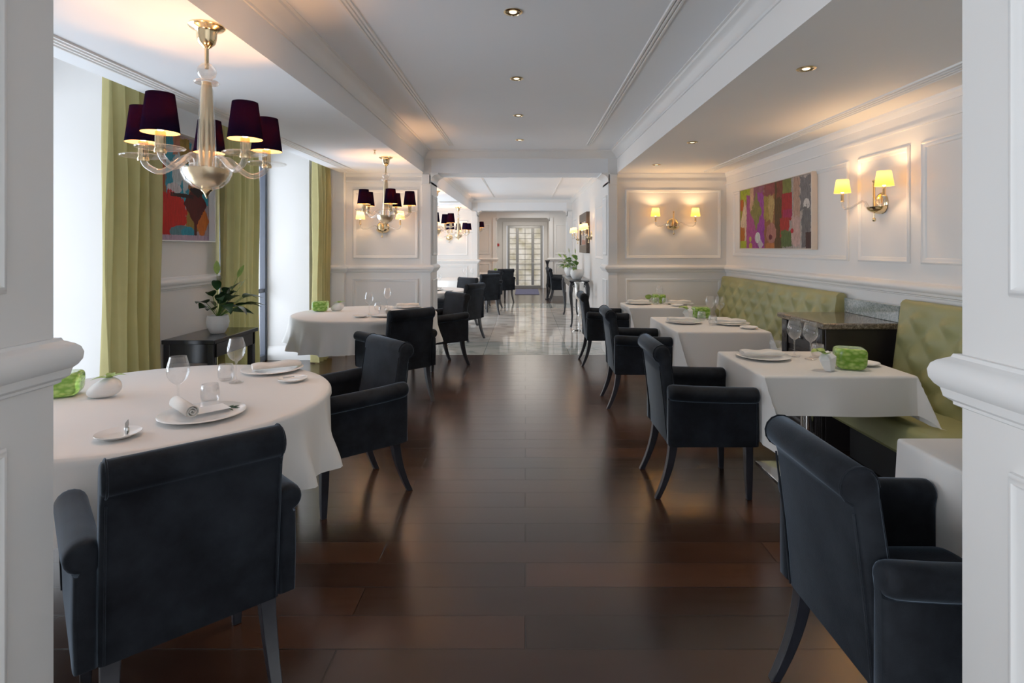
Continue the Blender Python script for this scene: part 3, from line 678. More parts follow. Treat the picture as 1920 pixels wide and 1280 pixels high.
# ------------------------------------------------------------------ tableware
ZT=.7490
def make_wine():
    m=MB(); p=[(.001,.002),(.036,.001),(.038,.003),(.030,.006),(.010,.012),(.0045,.022),(.0038,.06),(.004,.105),(.007,.117),(.020,.126),(.034,.140),(.044,.160),(.0475,.180),(.046,.200),(.041,.222),(.034,.248)]
    m.lathe(p,36,cap=False); o=m.build('wine_glass','glass',smooth=80); return tag(o,'x','glass')
def make_tumbler():
    m=MB(); m.lathe([(.001,.004),(.030,.003),(.036,.010),(.041,.03),(.042,.05),(.040,.07),(.036,.092),(.0345,.092),(.038,.07),(.0395,.05),(.038,.03),(.033,.014),(.001,.012)],36,cap=False)
    o=m.build('tumbler','glass',smooth=80); return tag(o,'x','glass')
def plate_prof(r): return [(.001,.002),(r*.55,.002),(r*.62,.003),(r*.97,.016),(r,.018),(r*.99,.020),(r*.62,.008),(r*.55,.006),(.001,.006)]
def make_plate(name,r): 
    o=MB().lathe(plate_prof(r),56,cap=False).build(name,'porcelain',smooth=60); return tag(o,'x','plate')
def make_napkin():
    m=MB(); rings=[]
    for i in range(15):
        x=-.135+.27*i/14; k=1 if 0<i<14 else .9; ring=[]
        for j in range(20):
            a=2*PI*j/20; ca,sa=math.cos(a),math.sin(a)
            y=.048*k*math.copysign(abs(ca)**.4,ca); z=.017+.014*k*math.copysign(abs(sa)**.5,sa)+.004*math.sin(i*.8)*(1 if sa>0 else 0)
            ring.append((x,y,z))
        rings.append(ring)
    m.loft(rings)
    o=m.build('folded_napkin','napkin',smooth=60); return tag(o,'x','napkin')
def make_roll():
    pts=[]
    for i in range(46):
        a=i*.36; r=.006+.0012*i*.43; pts.append((r*math.cos(a),r*math.sin(a)+.031))
    m=MB(); n=len(pts); vs=[]
    for x in (-.115,.115): vs+=[(x,p[0],p[1]) for p in pts]
    m.add(vs,[(i,i+1,n+i+1,n+i) for i in range(n-1)])
    o=m.build('rolled_napkin','napkin',smooth=60,solid=.003); return tag(o,'x','napkin')
def make_green(h=.13,w=.088,d=.078):
    m=MB()
    def fn(u,v):
        a=2*PI*u; b=-PI/2+PI*v; ca,sa,cb,sb=math.cos(a),math.sin(a),math.cos(b),math.sin(b); e=.42
        S=lambda q:math.copysign(abs(q)**e,q)
        k=1+.05*sb
        return (w*k*S(ca)*abs(cb)**e,d*k*S(sa)*abs(cb)**e,h/2+h/2*math.copysign(abs(sb)**.55,sb)-(.012*(1-abs(cb)) if sb>0 else 0))
    m.grid(fn,40,20,True); o=m.build('green_glass_vase','green_glass',smooth=70,weld=True); return tag(o,'x','vase')
def leaf(m,base,yaw,pitch,L,Wd,droop=.6,twist=0,n=8):
    base=Vector(base); d=Vector((math.cos(yaw)*math.cos(pitch),math.sin(yaw)*math.cos(pitch),math.sin(pitch))); side=Vector((-math.sin(yaw),math.cos(yaw),0))
    side=(Matrix.Rotation(twist,3,d)@side); up=side.cross(d)*-1
    P=base.copy(); pts=[]
    for i in range(n+1):
        t=i/n; w=Wd*math.sin(PI*min(1,t**.75*.98+.02))**.9
        q=P+Vector((0,0,-droop*L*t*t*.5))
        upv=Vector((0,0,1))
        pts.append((tuple(q-side*w+upv*w*.25),tuple(q),tuple(q+side*w+upv*w*.25)))
        P=P+d*(L/n)
    vs=[p for r in pts for p in r]; fs=[]
    for i in range(n):
        for j in range(2): a=i*3+j; fs.append((a,a+1,a+4,a+3))
    m.add(vs,fs)
def make_pebble():
    t=thing('pebble_vase','x','vase')
    m=MB()
    def fn(u,v):
        a=2*PI*u; b=-PI/2+PI*v; cb,sb=math.cos(b),math.sin(b)
        z=.048+.052*sb; z=max(z,.004)
        return (.072*cb*math.cos(a)*(1-.25*sb)+.022*sb,.046*cb*math.sin(a),z)
    m.grid(fn,32,20,True); m.build('vase_body','matte_ceramic',t,smooth=70,weld=True)
    m=MB(); r=random.Random(3)
    for k in range(4): leaf(m,(.018,0,.094),k*1.57+.6*r.random(),.35+.35*r.random(),.085,.020,.8)
    m.build('leaves','leaf_light',t,smooth=70)
    return t
def make_angular():
    t=thing('faceted_vase','x','vase')
    # tilted angular funnel: irregular polygons lofted
    def ring(z,s,dx,dy,n=6,rot=.3): return [(dx+s*math.cos(rot+2*PI*j/n)*(1.15 if j%2 else .9),dy+s*.75*math.sin(rot+2*PI*j/n),z+.018*math.cos(2*PI*j/n)*(1 if z>.08 else 0)) for j in range(n)]
    MB().loft([ring(0,.030,.01,0),ring(.05,.046,0,0),ring(.082,.054,-.006,0),ring(.104,.030,-.018,0)],True).build('vase_body','matte_ceramic',t,smooth=10,bevel=.002)
    m=MB(); leaf(m,(-.018,0,.100),3.0,.6,.105,.046,.9); leaf(m,(-.018,.005,.100),1.9,.8,.075,.032,.7); leaf(m,(-.018,-.005,.100),4.0,.6,.075,.03,.7)
    m.build('leaves','leaf_light',t,smooth=70)
    return t
wine=make_wine(); tumb=make_tumbler(); charger=make_plate('dinner_plate',.175); bread=make_plate('bread_plate',.080); nap=make_napkin(); roll=make_roll(); gv=make_green(); peb=make_pebble(); ang=make_angular()
def put(src,x,y,rz,label,grp=None,z=ZT): return place(src,USED,(x,y,z),rz,label,grp)
GW,GT,GP,GB,GN,GV='stemmed wine glasses','water tumblers','dinner plates','bread plates','folded napkins','green glass vases'
TN='near round table'
put(wine,-1.60,2.58,0,'wine glass nearest the viewer on the near round table',GW)
put(wine,-1.60,3.10,0,'wine glass at the far side of the near round table',GW)
put(tumb,-1.52,2.70,0,'plain tumbler behind the plate with the rolled napkin',GT)
put(tumb,-1.685,3.15,0,'tumbler at the far side of the near round table, beside the wine glass',GT)
put(charger,-1.435,2.49,0,'white dinner plate under the rolled napkin on the near round table',GP)
put(bread,-1.61,2.215,0,'white side plate holding a small silver spreader on the near round table',GB)
put(charger,-1.535,3.40,0,'white dinner plate under the folded napkin, far side of the near round table',GP)
put(bread,-1.305,3.14,0,'white side plate with a knife on it, right side of the near round table',GB)
rl=put(roll,-1.495,2.455,D(-43),'rolled beige napkin lying across the near dinner plate','rolled napkins',ZT+.0205)
put(nap,-1.51,3.40,D(32),'beige napkin folded long on the far plate of the near round table',GN,ZT+.0215)
put(gv,-2.345,2.83,.4,'green glass vase half hidden by the left pillar',GV)
put(peb,-2.10,2.80,.25,'white pebble vase with a leafy sprig on the near round table','pebble vases')
m=MB(); m.box(-.055,.055,-.075,.075,0,.0015); o=m.build('menu_card','paper'); o.location=(-1.426,2.524,ZT+.021); o.rotation_euler=(0,0,D(-43)); tag(o,'white card lying beside the rolled napkin','card')
m=MB(); r=random.Random(5)
for k in range(9):
    a=D(20)+r.uniform(-.9,.9); bx,by=-.0+.02*r.random(),.012*r.random(); L=.03+.04*r.random()
    m.tube([(bx,by,0),(bx+L*.5*math.cos(a),by+L*.5*math.sin(a),.003),(bx+L*math.cos(a),by+L*math.sin(a),.001)],.0020,5)
o=m.build('herb_sprig','leaf_dark'); o.location=(-1.385,2.565,ZT+.013); tag(o,'small green herb sprig on the near dinner plate','herb')
t=thing('butter_spreader','small silver upright butter spreader on the near side plate','cutlery',(-1.555,2.185,ZT+.0175))
MB().lathe([(.001,0),(.0085,0),(.0085,.028),(.007,.03),(.001,.03)],20).build('holder','chrome',t)
MB().prism([(-.006,.03),(.005,.03),(.008,.045),(.006,.062),(.001,.057),(-.007,.046)],1,-.001,.001).build('blade','steel',t)
def knife(x,y,rz,label,z=ZT+.0195):
    t=thing('table_knife',label,'cutlery',(x,y,z),rz)
    MB().prism([(0,-.004),(.05,-.005),(.065,-.001),(.05,.004),(0,.003)],2,.001,.0022).build('blade','chrome',t)
    MB().tube([(-.06,0,.003),(-.03,0,.003),(0,0,.002)],[.004,.0035,.0025],8).build('handle','chrome',t); return t
knife(-1.30,3.15,D(40),'silver knife resting on the side plate at the right of the near round table')
# second round table
put(gv,-2.40,6.56,.1,'green glass vase on the second round table, before the third curtain',GV)
put(peb,-2.21,6.60,0,'white pebble vase with a pale blossom on the second round table','pebble vases')
put(wine,-1.735,6.22,0,'wine glass at the front of the second round table',GW)
put(wine,-1.695,6.88,0,'wine glass at the back of the second round table',GW)
put(tumb,-1.76,6.68,0,'tumbler between the two wine glasses on the second round table',GT)
put(tumb,-1.60,6.26,0,'tumbler by the rolled napkin on the second round table',GT)
put(bread,-1.765,6.00,0,'side plate at the front of the second round table',GB)
put(charger,-1.50,6.10,0,'dinner plate under the rolled napkin on the second round table',GP)
put(roll,-1.50,6.09,D(-75),'rolled beige napkin on the second round table','rolled napkins',ZT+.0205)
put(charger,-1.47,6.95,0,'dinner plate at the far side of the second round table, behind a chair',GP)
put(nap,-1.46,6.95,D(15),'folded beige napkin at the far side of the second round table',GN,ZT+.0215)
# big right table
put(charger,1.615,3.80,0,'dinner plate on the left of the table with the large green vase',GP)
put(nap,1.60,3.79,0,'folded napkin on the plate left of the two wine glasses',GN,ZT+.0215)
put(tumb,1.765,3.95,0,'tumbler beside the folded napkin, before the dark cabinet',GT)
put(tumb,1.985,3.80,0,'tumbler behind the large green vase',GT)
put(wine,1.845,3.84,0,'left wine glass of the crossing pair before the dark cabinet',GW)
put(wine,1.905,3.74,0,'right wine glass of the crossing pair before the dark cabinet',GW)
put(ang,1.835,3.40,.2,'white faceted vase with a leaf touching the large green vase','faceted white vases')
o=put(gv,2.005,3.46,-.35,'large bright green glass vase on the near right table',GV); o.scale=(1.02,1.0,1.10)
put(bread,2.165,3.56,0,'side plate to the right of the large green vase',GB)
t=thing('small_bowl','small white bowl behind the large green vase','bowl',(2.19,3.80,ZT))
MB().lathe([(.001,.001),(.025,.001),(.04,.018),(.048,.038),(.046,.039),(.036,.018),(.022,.006),(.001,.005)],36,cap=False).build('bowl_body','porcelain',t,smooth=60)
MB().lathe([(.028,0),(.029,.004),(.026,.004)],36,cap=False).build('foot','porcelain',t)
knife(1.58,3.93,D(-4),'silver knife lying behind the napkin on the table with the large green vase',ZT+.002)
# middle right table
put(charger,1.575,5.56,0,'dinner plate at the left of the middle right table',GP)
put(nap,1.55,5.56,0,'folded napkin at the left of the middle right table',GN,ZT+.0215)
put(charger,2.00,5.45,0,'dinner plate at the right of the middle right table',GP)
put(nap,1.995,5.44,D(-5),'folded napkin at the right of the middle right table',GN,ZT+.0215)
put(bread,2.06,5.16,0,'side plate near the corner of the middle right table',GB)
put(tumb,1.80,5.72,0,'left tumbler of the pair on the middle right table',GT)
put(tumb,1.80,5.38,0,'right tumbler of the pair on the middle right table',GT)
put(wine,1.90,5.76,0,'left wine glass of the pair on the middle right table',GW)
put(wine,1.97,5.68,0,'right wine glass of the pair on the middle right table',GW)
put(ang,1.705,5.86,.1,'white faceted vase with a round leaf on the middle right table','faceted white vases')
o=put(gv,1.86,5.935,.1,'green glass vase behind the glasses of the middle right table',GV)
# last right table
put(charger,1.50,7.40,0,'dinner plate at the left of the last right table',GP)
put(nap,1.49,7.40,0,'folded napkin at the left of the last right table',GN,ZT+.0215)
put(charger,2.03,7.36,0,'dinner plate at the right of the last right table',GP)
put(nap,2.03,7.36,D(6),'folded napkin at the right of the last right table',GN,ZT+.0215)
put(gv,1.79,7.52,0,'green glass vase on the last right table, below the wall lamp',GV)
put(wine,1.76,7.36,0,'wine glass in front of the vase on the last right table',GW)
put(tumb,1.70,7.30,0,'left tumbler on the last right table',GT)
put(tumb,1.815,7.27,0,'right tumbler on the last right table',GT)
put(bread,1.93,7.12,0,'side plate at the front of the last right table',GB)
o=thing('leaf_sprig_vase','bright green leaf in a low white holder on the last right table','vase',(1.655,7.565,ZT))
MB().lathe([(.001,0),(.028,0),(.036,.02),(.03,.045),(.012,.055),(.001,.055)],24).build('vase_body','matte_ceramic',o)
m=MB(); leaf(m,(0,-.02,.04),-1.57,1.25,.11,.045,.5); leaf(m,(0,0,.05),2.9,1.0,.08,.03,.5); m.build('leaves','leaf_light',o,smooth=70)
# tables on the marble
put(charger,-1.60,9.75,0,'dinner plate on the round table past the left pilaster',GP)
put(nap,-1.60,9.75,0,'folded napkin on the round table past the left pilaster',GN,ZT+.0215)
put(bread,-1.30,9.50,0,'side plate on the round table past the left pilaster',GB)
put(peb,-2.10,10.25,0,'white pebble vase on the round table past the left pilaster','pebble vases')
put(wine,-1.72,10.3,0,'left wine glass on the round table past the left pilaster',GW)
put(wine,-1.60,10.35,0,'right wine glass on the round table past the left pilaster',GW)
put(wine,-1.42,13.1,0,'left wine glass on the far marble room table',GW)
put(wine,-1.26,13.25,0,'right wine glass on the far marble room table',GW)
put(charger,-1.22,12.9,0,'dinner plate on the far marble room table',GP)
put(nap,-1.22,12.9,0,'folded napkin on the far marble room table',GN,ZT+.0215)
put(wine,-1.50,16.1,0,'wine glass on the farthest round table',GW)
o=thing('flower_vase','small pale flower arrangement on the farthest round table','vase',(-.85,15.9,ZT))
MB().lathe([(.001,0),(.04,0),(.05,.03),(.035,.08),(.03,.08),(.001,.07)],20).build('vase_body','matte_ceramic',o)
m=MB(); r=random.Random(8)
for k in range(14): leaf(m,(0,0,.07),r.random()*6.28,.5+.8*r.random(),.14,.02,.8)
m.build('foliage','leaf_light',o,smooth=70)

# ------------------------------------------------------------------ curtains
def curtain(y0,y1,x,amp,folds,ph,label):
    def fn(u,v):
        y=y0+(y1-y0)*u; a=folds*2*PI*u+ph; z=.015+2.72*v
        s=math.sin(a); s=math.copysign(abs(s)**.7,s)
        k=1-.25*v
        return (x+amp*k*s+.012*math.sin(2.3*a+1)+.01*math.sin(3*z+a),y+.018*math.cos(a*.5+2*z)*.5,z)
    o=MB().grid(fn,int(folds*22),24).build('curtain','curtain_green',smooth=70); tag(o,label,'curtain','green window curtains')
curtain(3.70,4.23,-2.80,.060,4.3,.4,'green curtain at the near window, left of the orange painting')
curtain(5.28,5.96,-2.87,.045,5.3,1.2,'green curtain to the right of the orange painting, behind the potted plant')
curtain(7.19,7.66,-2.70,.055,4.3,2.2,'narrow green curtain in the far left corner by the panelled wall')

# ------------------------------------------------------------------ paintings
def painting(name,wallx,n,y0,y1,z0,z1,fw,depth,fmat,amat,label,rec=.012,inner=None):
    t=thing(name,label,'painting',(wallx,(y0+y1)/2,z0)); hw=(y1-y0)/2; h=z1-z0; m=MB()
    xa,xb=(.002*n,depth*n); xa,xb=min(xa,xb),max(xa,xb)
    m.box(xa,xb,-hw,-hw+fw,0,h); m.box(xa,xb,hw-fw,hw,0,h); m.box(xa,xb,-hw+fw,hw-fw,0,fw); m.box(xa,xb,-hw+fw,hw-fw,h-fw,h)
    m.build('frame',fmat,t,bevel=.002)
    xc=n*(depth-rec); m=MB().box(min(xc,n*.004),max(xc,n*.004),-hw+fw+.001,hw-fw-.001,fw+.001,h-fw-.001); m.build('canvas',amat,t,smooth=0)
    return t
painting('abstract_painting',-2.95,1,4.38,5.21,1.545,2.46,.012,.07,'frame_white','art_orange','abstract painting in orange, red and turquoise between two green curtains',rec=.055)
painting('abstract_painting',2.80,-1,5.36,7.17,1.475,2.225,.010,.06,'frame_cream','art_magenta','wide abstract painting in magenta, olive and white over the banquette',rec=.010)
painting('framed_picture',1.25,-1,10.85,12.25,1.38,2.19,.16,.07,'frame_dark','art_figure','picture in a thick dark frame on the marble room right wall',rec=.03)

# ------------------------------------------------------------------ chandeliers
def make_chandelier(r,a0):
    t=thing('chandelier','x','chandelier'); Bz=-.665  # bowl rim below ceiling
    MB().lathe([(.001,0),(.076,0),(.078,-.006),(.070,-.014),(.050,-.022),(.044,-.032),(.042,-.060),(.036,-.082),(.020,-.098),(.012,-.105),(.001,-.105)],40).build('canopy','brass',t)
    MB().tube([(0,0,-.10),(0,0,-.20)],.009,12).build('rod','brass',t)
    MB().lathe([(.001,-.175),(.020,-.178),(.036,-.195),(.042,-.215),(.036,-.235),(.020,-.250),(.020,-.256),(.050,-.258),(.054,-.264),(.050,-.270),(.016,-.272),(.001,-.272)],36,cap=False).build('crystal_ball','crystal',t)
    MB().lathe([(.001,-.262),(.018,-.262),(.021,-.275),(.024,-.30),(.029,-.45),(.034,-.60),(.036,Bz),(.001,Bz)],36).build('column','champagne',t)
    MB().lathe([(.021,-.277),(.028,-.30),(.035,-.45),(.040,-.60),(.042,Bz+.002)],36,cap=False).build('glass_sleeve','crystal_disc',t)
    MB().lathe([(.001,Bz-.004),(.095,Bz-.002),(.092,Bz-.022),(.080,Bz-.048),(.055,Bz-.074),(.025,Bz-.088),(.001,Bz-.090)],44).build('bowl','champagne',t)
    MB().lathe([(.098,Bz),(.110,Bz),(.106,Bz-.026),(.092,Bz-.058),(.062,Bz-.086),(.028,Bz-.098)],44,cap=False).build('glass_bowl','crystal_disc',t)
    MB().lathe([(.022,Bz-.088),(.026,Bz-.100),(.014,Bz-.112),(.006,Bz-.128),(.001,Bz-.140)],24).build('finial','brass',t)
    zd=-.62  # dish height
    for k in range(5):
        a=math.radians(a0+72*k); ca,sa=math.cos(a),math.sin(a)
        def Q(rr,z): return (rr*ca,rr*sa,z)
        path=[(.062,Bz-.01),(.062,Bz+.025),(.075,Bz+.048),(.098,Bz+.048),(.125,Bz+.028),(.16,Bz-.002),(.195,Bz-.018),(.225,Bz-.012),(r-.012,Bz+.010),(r,zd-.012)]
        s=[]
        for i in range(len(path)-1):
            for q in range(3):
                tq=q/3; p0=path[max(i-1,0)]; p1=path[i]; p2=path[i+1]; p3=path[min(i+2,len(path)-1)]
                cr=lambda A,B,Cc,Dd:.5*((2*B)+(-A+Cc)*tq+(2*A-5*B+4*Cc-Dd)*tq*tq+(-A+3*B-3*Cc+Dd)*tq**3)
                s.append(Q(cr(p0[0],p1[0],p2[0],p3[0]),cr(p0[1],p1[1],p2[1],p3[1])))
        s.append(Q(*path[-1]))
        arm=MB().tube(s,.0135,12).build('arm','crystal',t)
        c=(r*ca,r*sa,0)
        MB().lathe([(.012,zd-.006),(.090,zd+.002),(.094,zd+.006),(.090,zd+.010),(.012,zd+.006)],40,c=c,cap=False).build('drip_dish','crystal_disc',arm)
        MB().lathe([(.001,zd-.016),(.022,zd-.016),(.024,zd-.008),(.020,zd+.004),(.020,zd+.072),(.015,zd+.076),(.001,zd+.076)],24,c=c).build('candle_sleeve','brass',arm)
        z0,z1=zd+.068,zd+.232
        sh=MB().lathe([(.073,z0),(.053,z1)],40,c=c,cap=False).build('lamp_shade','shade_black',t,smooth=80)
        MB().lathe([(.0715,z0+.0005),(.0515,z1-.0005)],40,c=c,cap=False).build('shade_lining','shade_lining',sh,smooth=80)
        MB().lathe([(.001,zd+.07),(.011,zd+.075),(.017,zd+.105),(.012,zd+.135),(.001,zd+.15)],16,c=c).build('bulb','bulb',arm)
        point('bulb_light',(c[0],c[1],zd+.165),CH_P,(1,.48,.19),.012,t)
    return t
CH_P=4.2
ch1=make_chandelier(.27,45); 
ch1.location=(-1.485,2.61,ZS); ch1['label']='chandelier with five black shades over the near round table'
ch2=copy_tree(ch1); ch2.location=(-1.60,6.42,ZS); ch2.rotation_euler=(0,0,D(-38)); ch2['label']='black-shaded chandelier over the second round table'
ch3=copy_tree(ch1); ch3.location=(-1.55,9.7,zs2); ch3.rotation_euler=(0,0,D(17)); ch3['label']='black-shaded chandelier half hidden behind the left pilaster'
ch4=copy_tree(ch1); ch4.location=(-1.63,13.6,zs2); ch4.rotation_euler=(0,0,D(-20)); ch4['label']='black-shaded chandelier at the far end of the marble room'
ch5=copy_tree(ch1); ch5.location=(-1.50,16.2,2.62); ch5.rotation_euler=(0,0,D(5)); ch5['label']='farthest black-shaded chandelier, in the lobby beyond the marble'
for c in (ch1,ch2,ch3,ch4,ch5): c['group']='five-armed chandeliers'

# ------------------------------------------------------------------ wall sconces: local +X out from wall, arms along Y
def make_sconce(shade,power):
    t=thing('wall_sconce','x','wall lamp')
    m=MB()
    def fn(u,v):
        a=2*PI*u; rr=.085*v; return (.022*math.sqrt(max(0,1-v*v))+.002,rr*math.cos(a),.0+rr*math.sin(a))
    m.grid(fn,36,8,True); m.build('backplate','brass',t,smooth=70)
    # half bowl
    m=MB()
    prof=[(.092,-.03),(.088,-.045),(.074,-.062),(.05,-.076),(.02,-.084),(.002,-.086)]
    rings=[[(.015+p[0]*math.sin(PI*j/20),-p[0]*math.cos(PI*j/20),p[1]) for j in range(21)] for p in prof]
    m.loft(rings,cap=False,close=False); m.add(rings[0],[tuple(range(21))]); m.build('bowl','brass',t,smooth=70)
    MB().lathe([(.006,.16),(.009,.15),(.009,-.03),(.012,-.04)],14,c=(.06,0,0)).build('stem','brass',t)
    MB().lathe([(.001,.185),(.010,.180),(.014,.170),(.010,.162),(.001,.160)],14,c=(.06,0,0)).build('knob','brass',t)
    MB().lathe([(.005,-.08),(.005,-.115),(.013,-.122),(.015,-.132),(.010,-.143),(.001,-.147)],16,c=(.06,0,0)).build('finial','brass',t)
    for s in (-1,1):
        path=[(.07,s*.055,-.03),(.085,s*.065,.010),(.10,s*.09,.022),(.12,s*.13,.0),(.14,s*.19,-.028),(.15,s*.24,-.03),(.155,s*.27,-.008),(.155,s*.272,.035)]
        a=MB().tube(path,.0085,10).build('arm','crystal',t,smooth=80)
        c=(.155,s*.272,0)
        MB().lathe([(.001,.03),(.014,.03),(.015,.036),(.012,.04),(.012,.10),(.001,.10)],16,c=c).build('candle_sleeve','brass',a)
        MB().lathe([(.064,.105),(.046,.215)],32,c=c,cap=False).build('lamp_shade',shade,t,smooth=80)
        MB().lathe([(.001,.10),(.010,.106),(.014,.13),(.010,.155),(.001,.165)],14,c=c).build('bulb','bulb',a)
        point('bulb_light',(c[0],c[1],.185),power,(1,.62,.30),.014,t)
    return t
s1=make_sconce('shade_yellow',3.6); s1.location=(2.80,4.40,1.845); s1.rotation_euler=(0,0,PI); s1['label']='two-armed brass sconce with yellow shades on the right wall'
s2=copy_tree(s1); s2.location=(2.05,7.80,1.815); s2.rotation_euler=(0,0,-PI/2); s2['label']='two-armed brass sconce with yellow shades on the back right panel'
s3=make_sconce('shade_cream',2.4); s3.location=(-1.98,7.80,1.775); s3.rotation_euler=(0,0,-PI/2); s3['label']='brass sconce on the back left panel, behind the second chandelier'
s4=copy_tree(s3); s4.location=(-2.02,14.9,1.76); s4.rotation_euler=(0,0,-PI/2); s4['label']='brass sconce on the far wall of the marble room, behind the chandeliers'
s5=copy_tree(s3); s5.location=(1.25,10.55,1.72); s5.rotation_euler=(0,0,PI); s5['label']='brass sconce right of the dark framed picture in the marble room'
s6=copy_tree(s3); s6.location=(1.25,12.75,1.72); s6.rotation_euler=(0,0,PI); s6['label']='brass sconce left of the dark framed picture in the marble room'
for s in (s1,s2,s3,s4,s5,s6): s['group']='two-armed wall sconces'

# ------------------------------------------------------------------ ceiling fittings
def downlight():
    t=thing('ceiling_downlight','x','ceiling light')
    MB().lathe([(.040,-.001),(.052,-.001),(.054,-.004),(.050,-.007),(.042,-.008),(.040,-.004)],36,cap=False).build('trim_ring','brass',t)
    MB().lathe([(.041,-.005),(.030,-.002),(.001,-.0015)],32,cap=False).build('reflector','down_gold',t)
    MB().lathe([(.022,-.0025),(.018,-.006),(.001,-.007)],24,cap=False).build('bulb','down_bulb',t)
    return t
dl=downlight()
n=['nearest','second','third','farthest']
for i,y in enumerate((3.19,4.45,5.70,7.0)):
    place(dl,USED,(-.07,y,ZC),0,n[i]+' recessed spot along the middle of the central ceiling','recessed ceiling spots')
for i,(x,y) in enumerate(((1.62,3.23),(1.64,5.5),(1.64,7.0))):
    place(dl,USED,(x,y,ZS),0,['nearest','middle','farthest'][i]+' recessed spot in the lower ceiling above the right tables','recessed ceiling spots')
def spot(x,y,z,p):
    d=bpy.data.lights.new('spot_light','SPOT'); d.energy=p; d.color=(1,.84,.66); d.spot_size=D(80); d.spot_blend=.7; d.shadow_soft_size=.04
    o=bpy.data.objects.new('spot_light',d); C.objects.link(o); o.location=(x,y,z-.015)
for y in (3.19,4.45,5.70,7.0): spot(-.07,y,ZC,26)
for x,y in ((1.62,3.23),(1.64,5.5),(1.64,7.0)): spot(x,y,ZS,20)
t=thing('ceiling_sprinkler','small brass sprinkler head on the ceiling before the second chandelier','sprinkler',(-1.60,5.95,ZS))
MB().lathe([(.001,0),(.018,0),(.018,-.004),(.006,-.008),(.006,-.028),(.012,-.032),(.001,-.034)],18).build('nozzle','brass',t); MB().lathe([(.001,-.040),(.014,-.040),(.014,-.043),(.001,-.043)],18).build('deflector','brass',t)
m=MB().box(-.22,.22,-.09,.09,-.012,0); o=m.build('ceiling_vent','frame_white',bevel=.004); o.location=(-1.62,11.9,zs2); tag(o,'slim pale air vent on the marble room side ceiling','vent')
m=MB()
for k in range(5): m.box(-.20,.20,-.07+k*.03,-.055+k*.03,-.016,-.012)
m.build('slats','steel',o)

# ------------------------------------------------------------------ console table + plant, left pier
t=thing('console_table','low black console table against the left wall under the orange painting','table',(-2.725,4.88,0))
MB().box(-.205,.225,-.375,.365,.715,.75).build('table_top','black_lacquer',t,bevel=.004)
m=MB(); m.box(-.18,.205,-.355,-.335,.56,.715); m.box(.185,.205,-.335,.325,.60,.715); m.box(-.18,.205,.325,.345,.60,.715); m.build('apron','black_lacquer',t,bevel=.003)
for x in (-.175,.18):
    for y in (-.345,.32): MB().box(x-.025,x+.025,y-.012 if y<0 else y-.025,y+.04 if y<0 else y+.025,0,.715).build('leg','black_lacquer',t,bevel=.003)
def pot_plant(x,y,z,R,H,label,seed,nl,Ln,matl,spathe=True,spread=1.0,wall=0):
    t=thing('potted_plant',label,'plant',(x,y,z),0,'potted peace lilies')
    MB().lathe([(.001,0),(R*.55,0),(R*.62,.004),(R*.9,H*.35),(R,H*.62),(R*.93,H*.9),(R*.88,H),(R*.82,H),(R*.85,H*.85),(.001,H*.82)],40,cap=False).build('pot','matte_ceramic',t,smooth=60)
    MB().lathe([(.001,H*.86),(R*.84,H*.84)],24,cap=False).build('soil','soil',t)
    r=random.Random(seed); m=MB(); st=MB()
    for k in range(nl):
        a=2*PI*k/nl+r.uniform(-.4,.4)
        if wall*math.cos(a)>.02: a=PI-a
        tilt=r.uniform(.15,1.15)*spread; sl=Ln*r.uniform(.35,.85)
        d=Vector((math.cos(a)*math.sin(tilt),math.sin(a)*math.sin(tilt),math.cos(tilt))); b=Vector((0,0,H*.85)); e=b+d*sl
        st.tube([tuple(b),tuple(b+d*sl*.5+Vector((0,0,.01))),tuple(e)],.0025,5)
        leaf(m,tuple(e-d*.01),a,PI/2-tilt-.25,Ln*r.uniform(.45,.62),Ln*r.uniform(.115,.16),r.uniform(.5,1.2),r.uniform(-.5,.5))
    m.build('foliage',matl,t,smooth=70); 
    sp=MB()
    if spathe:
        for a,tl,sl in ((2.2,.12,Ln*1.15),(.6,.42,Ln*1.15),(-.3,.72,Ln*1.1)):
            if wall>0: a=PI-a if math.cos(a)>0 else a
            d=Vector((math.cos(a)*math.sin(tl),math.sin(a)*math.sin(tl),math.cos(tl))); b=Vector((0,0,H*.85)); e=b+d*sl
            st.tube([tuple(b),tuple(b+d*sl*.5),tuple(e)],.0022,5); sp=MB(); leaf(sp,tuple(e),a,PI/2-tl,Ln*.40,Ln*.10,.1,.5); sp.build('spathe','leaf_light',t,smooth=70)
    st.build('stems','leaf_mid',t,smooth=70); return t
pot_plant(-2.68,4.88,.751,.092,.155,'dark green peace lily in a white pot on the black console at left',4,36,.33,'leaf_dark',wall=-1)

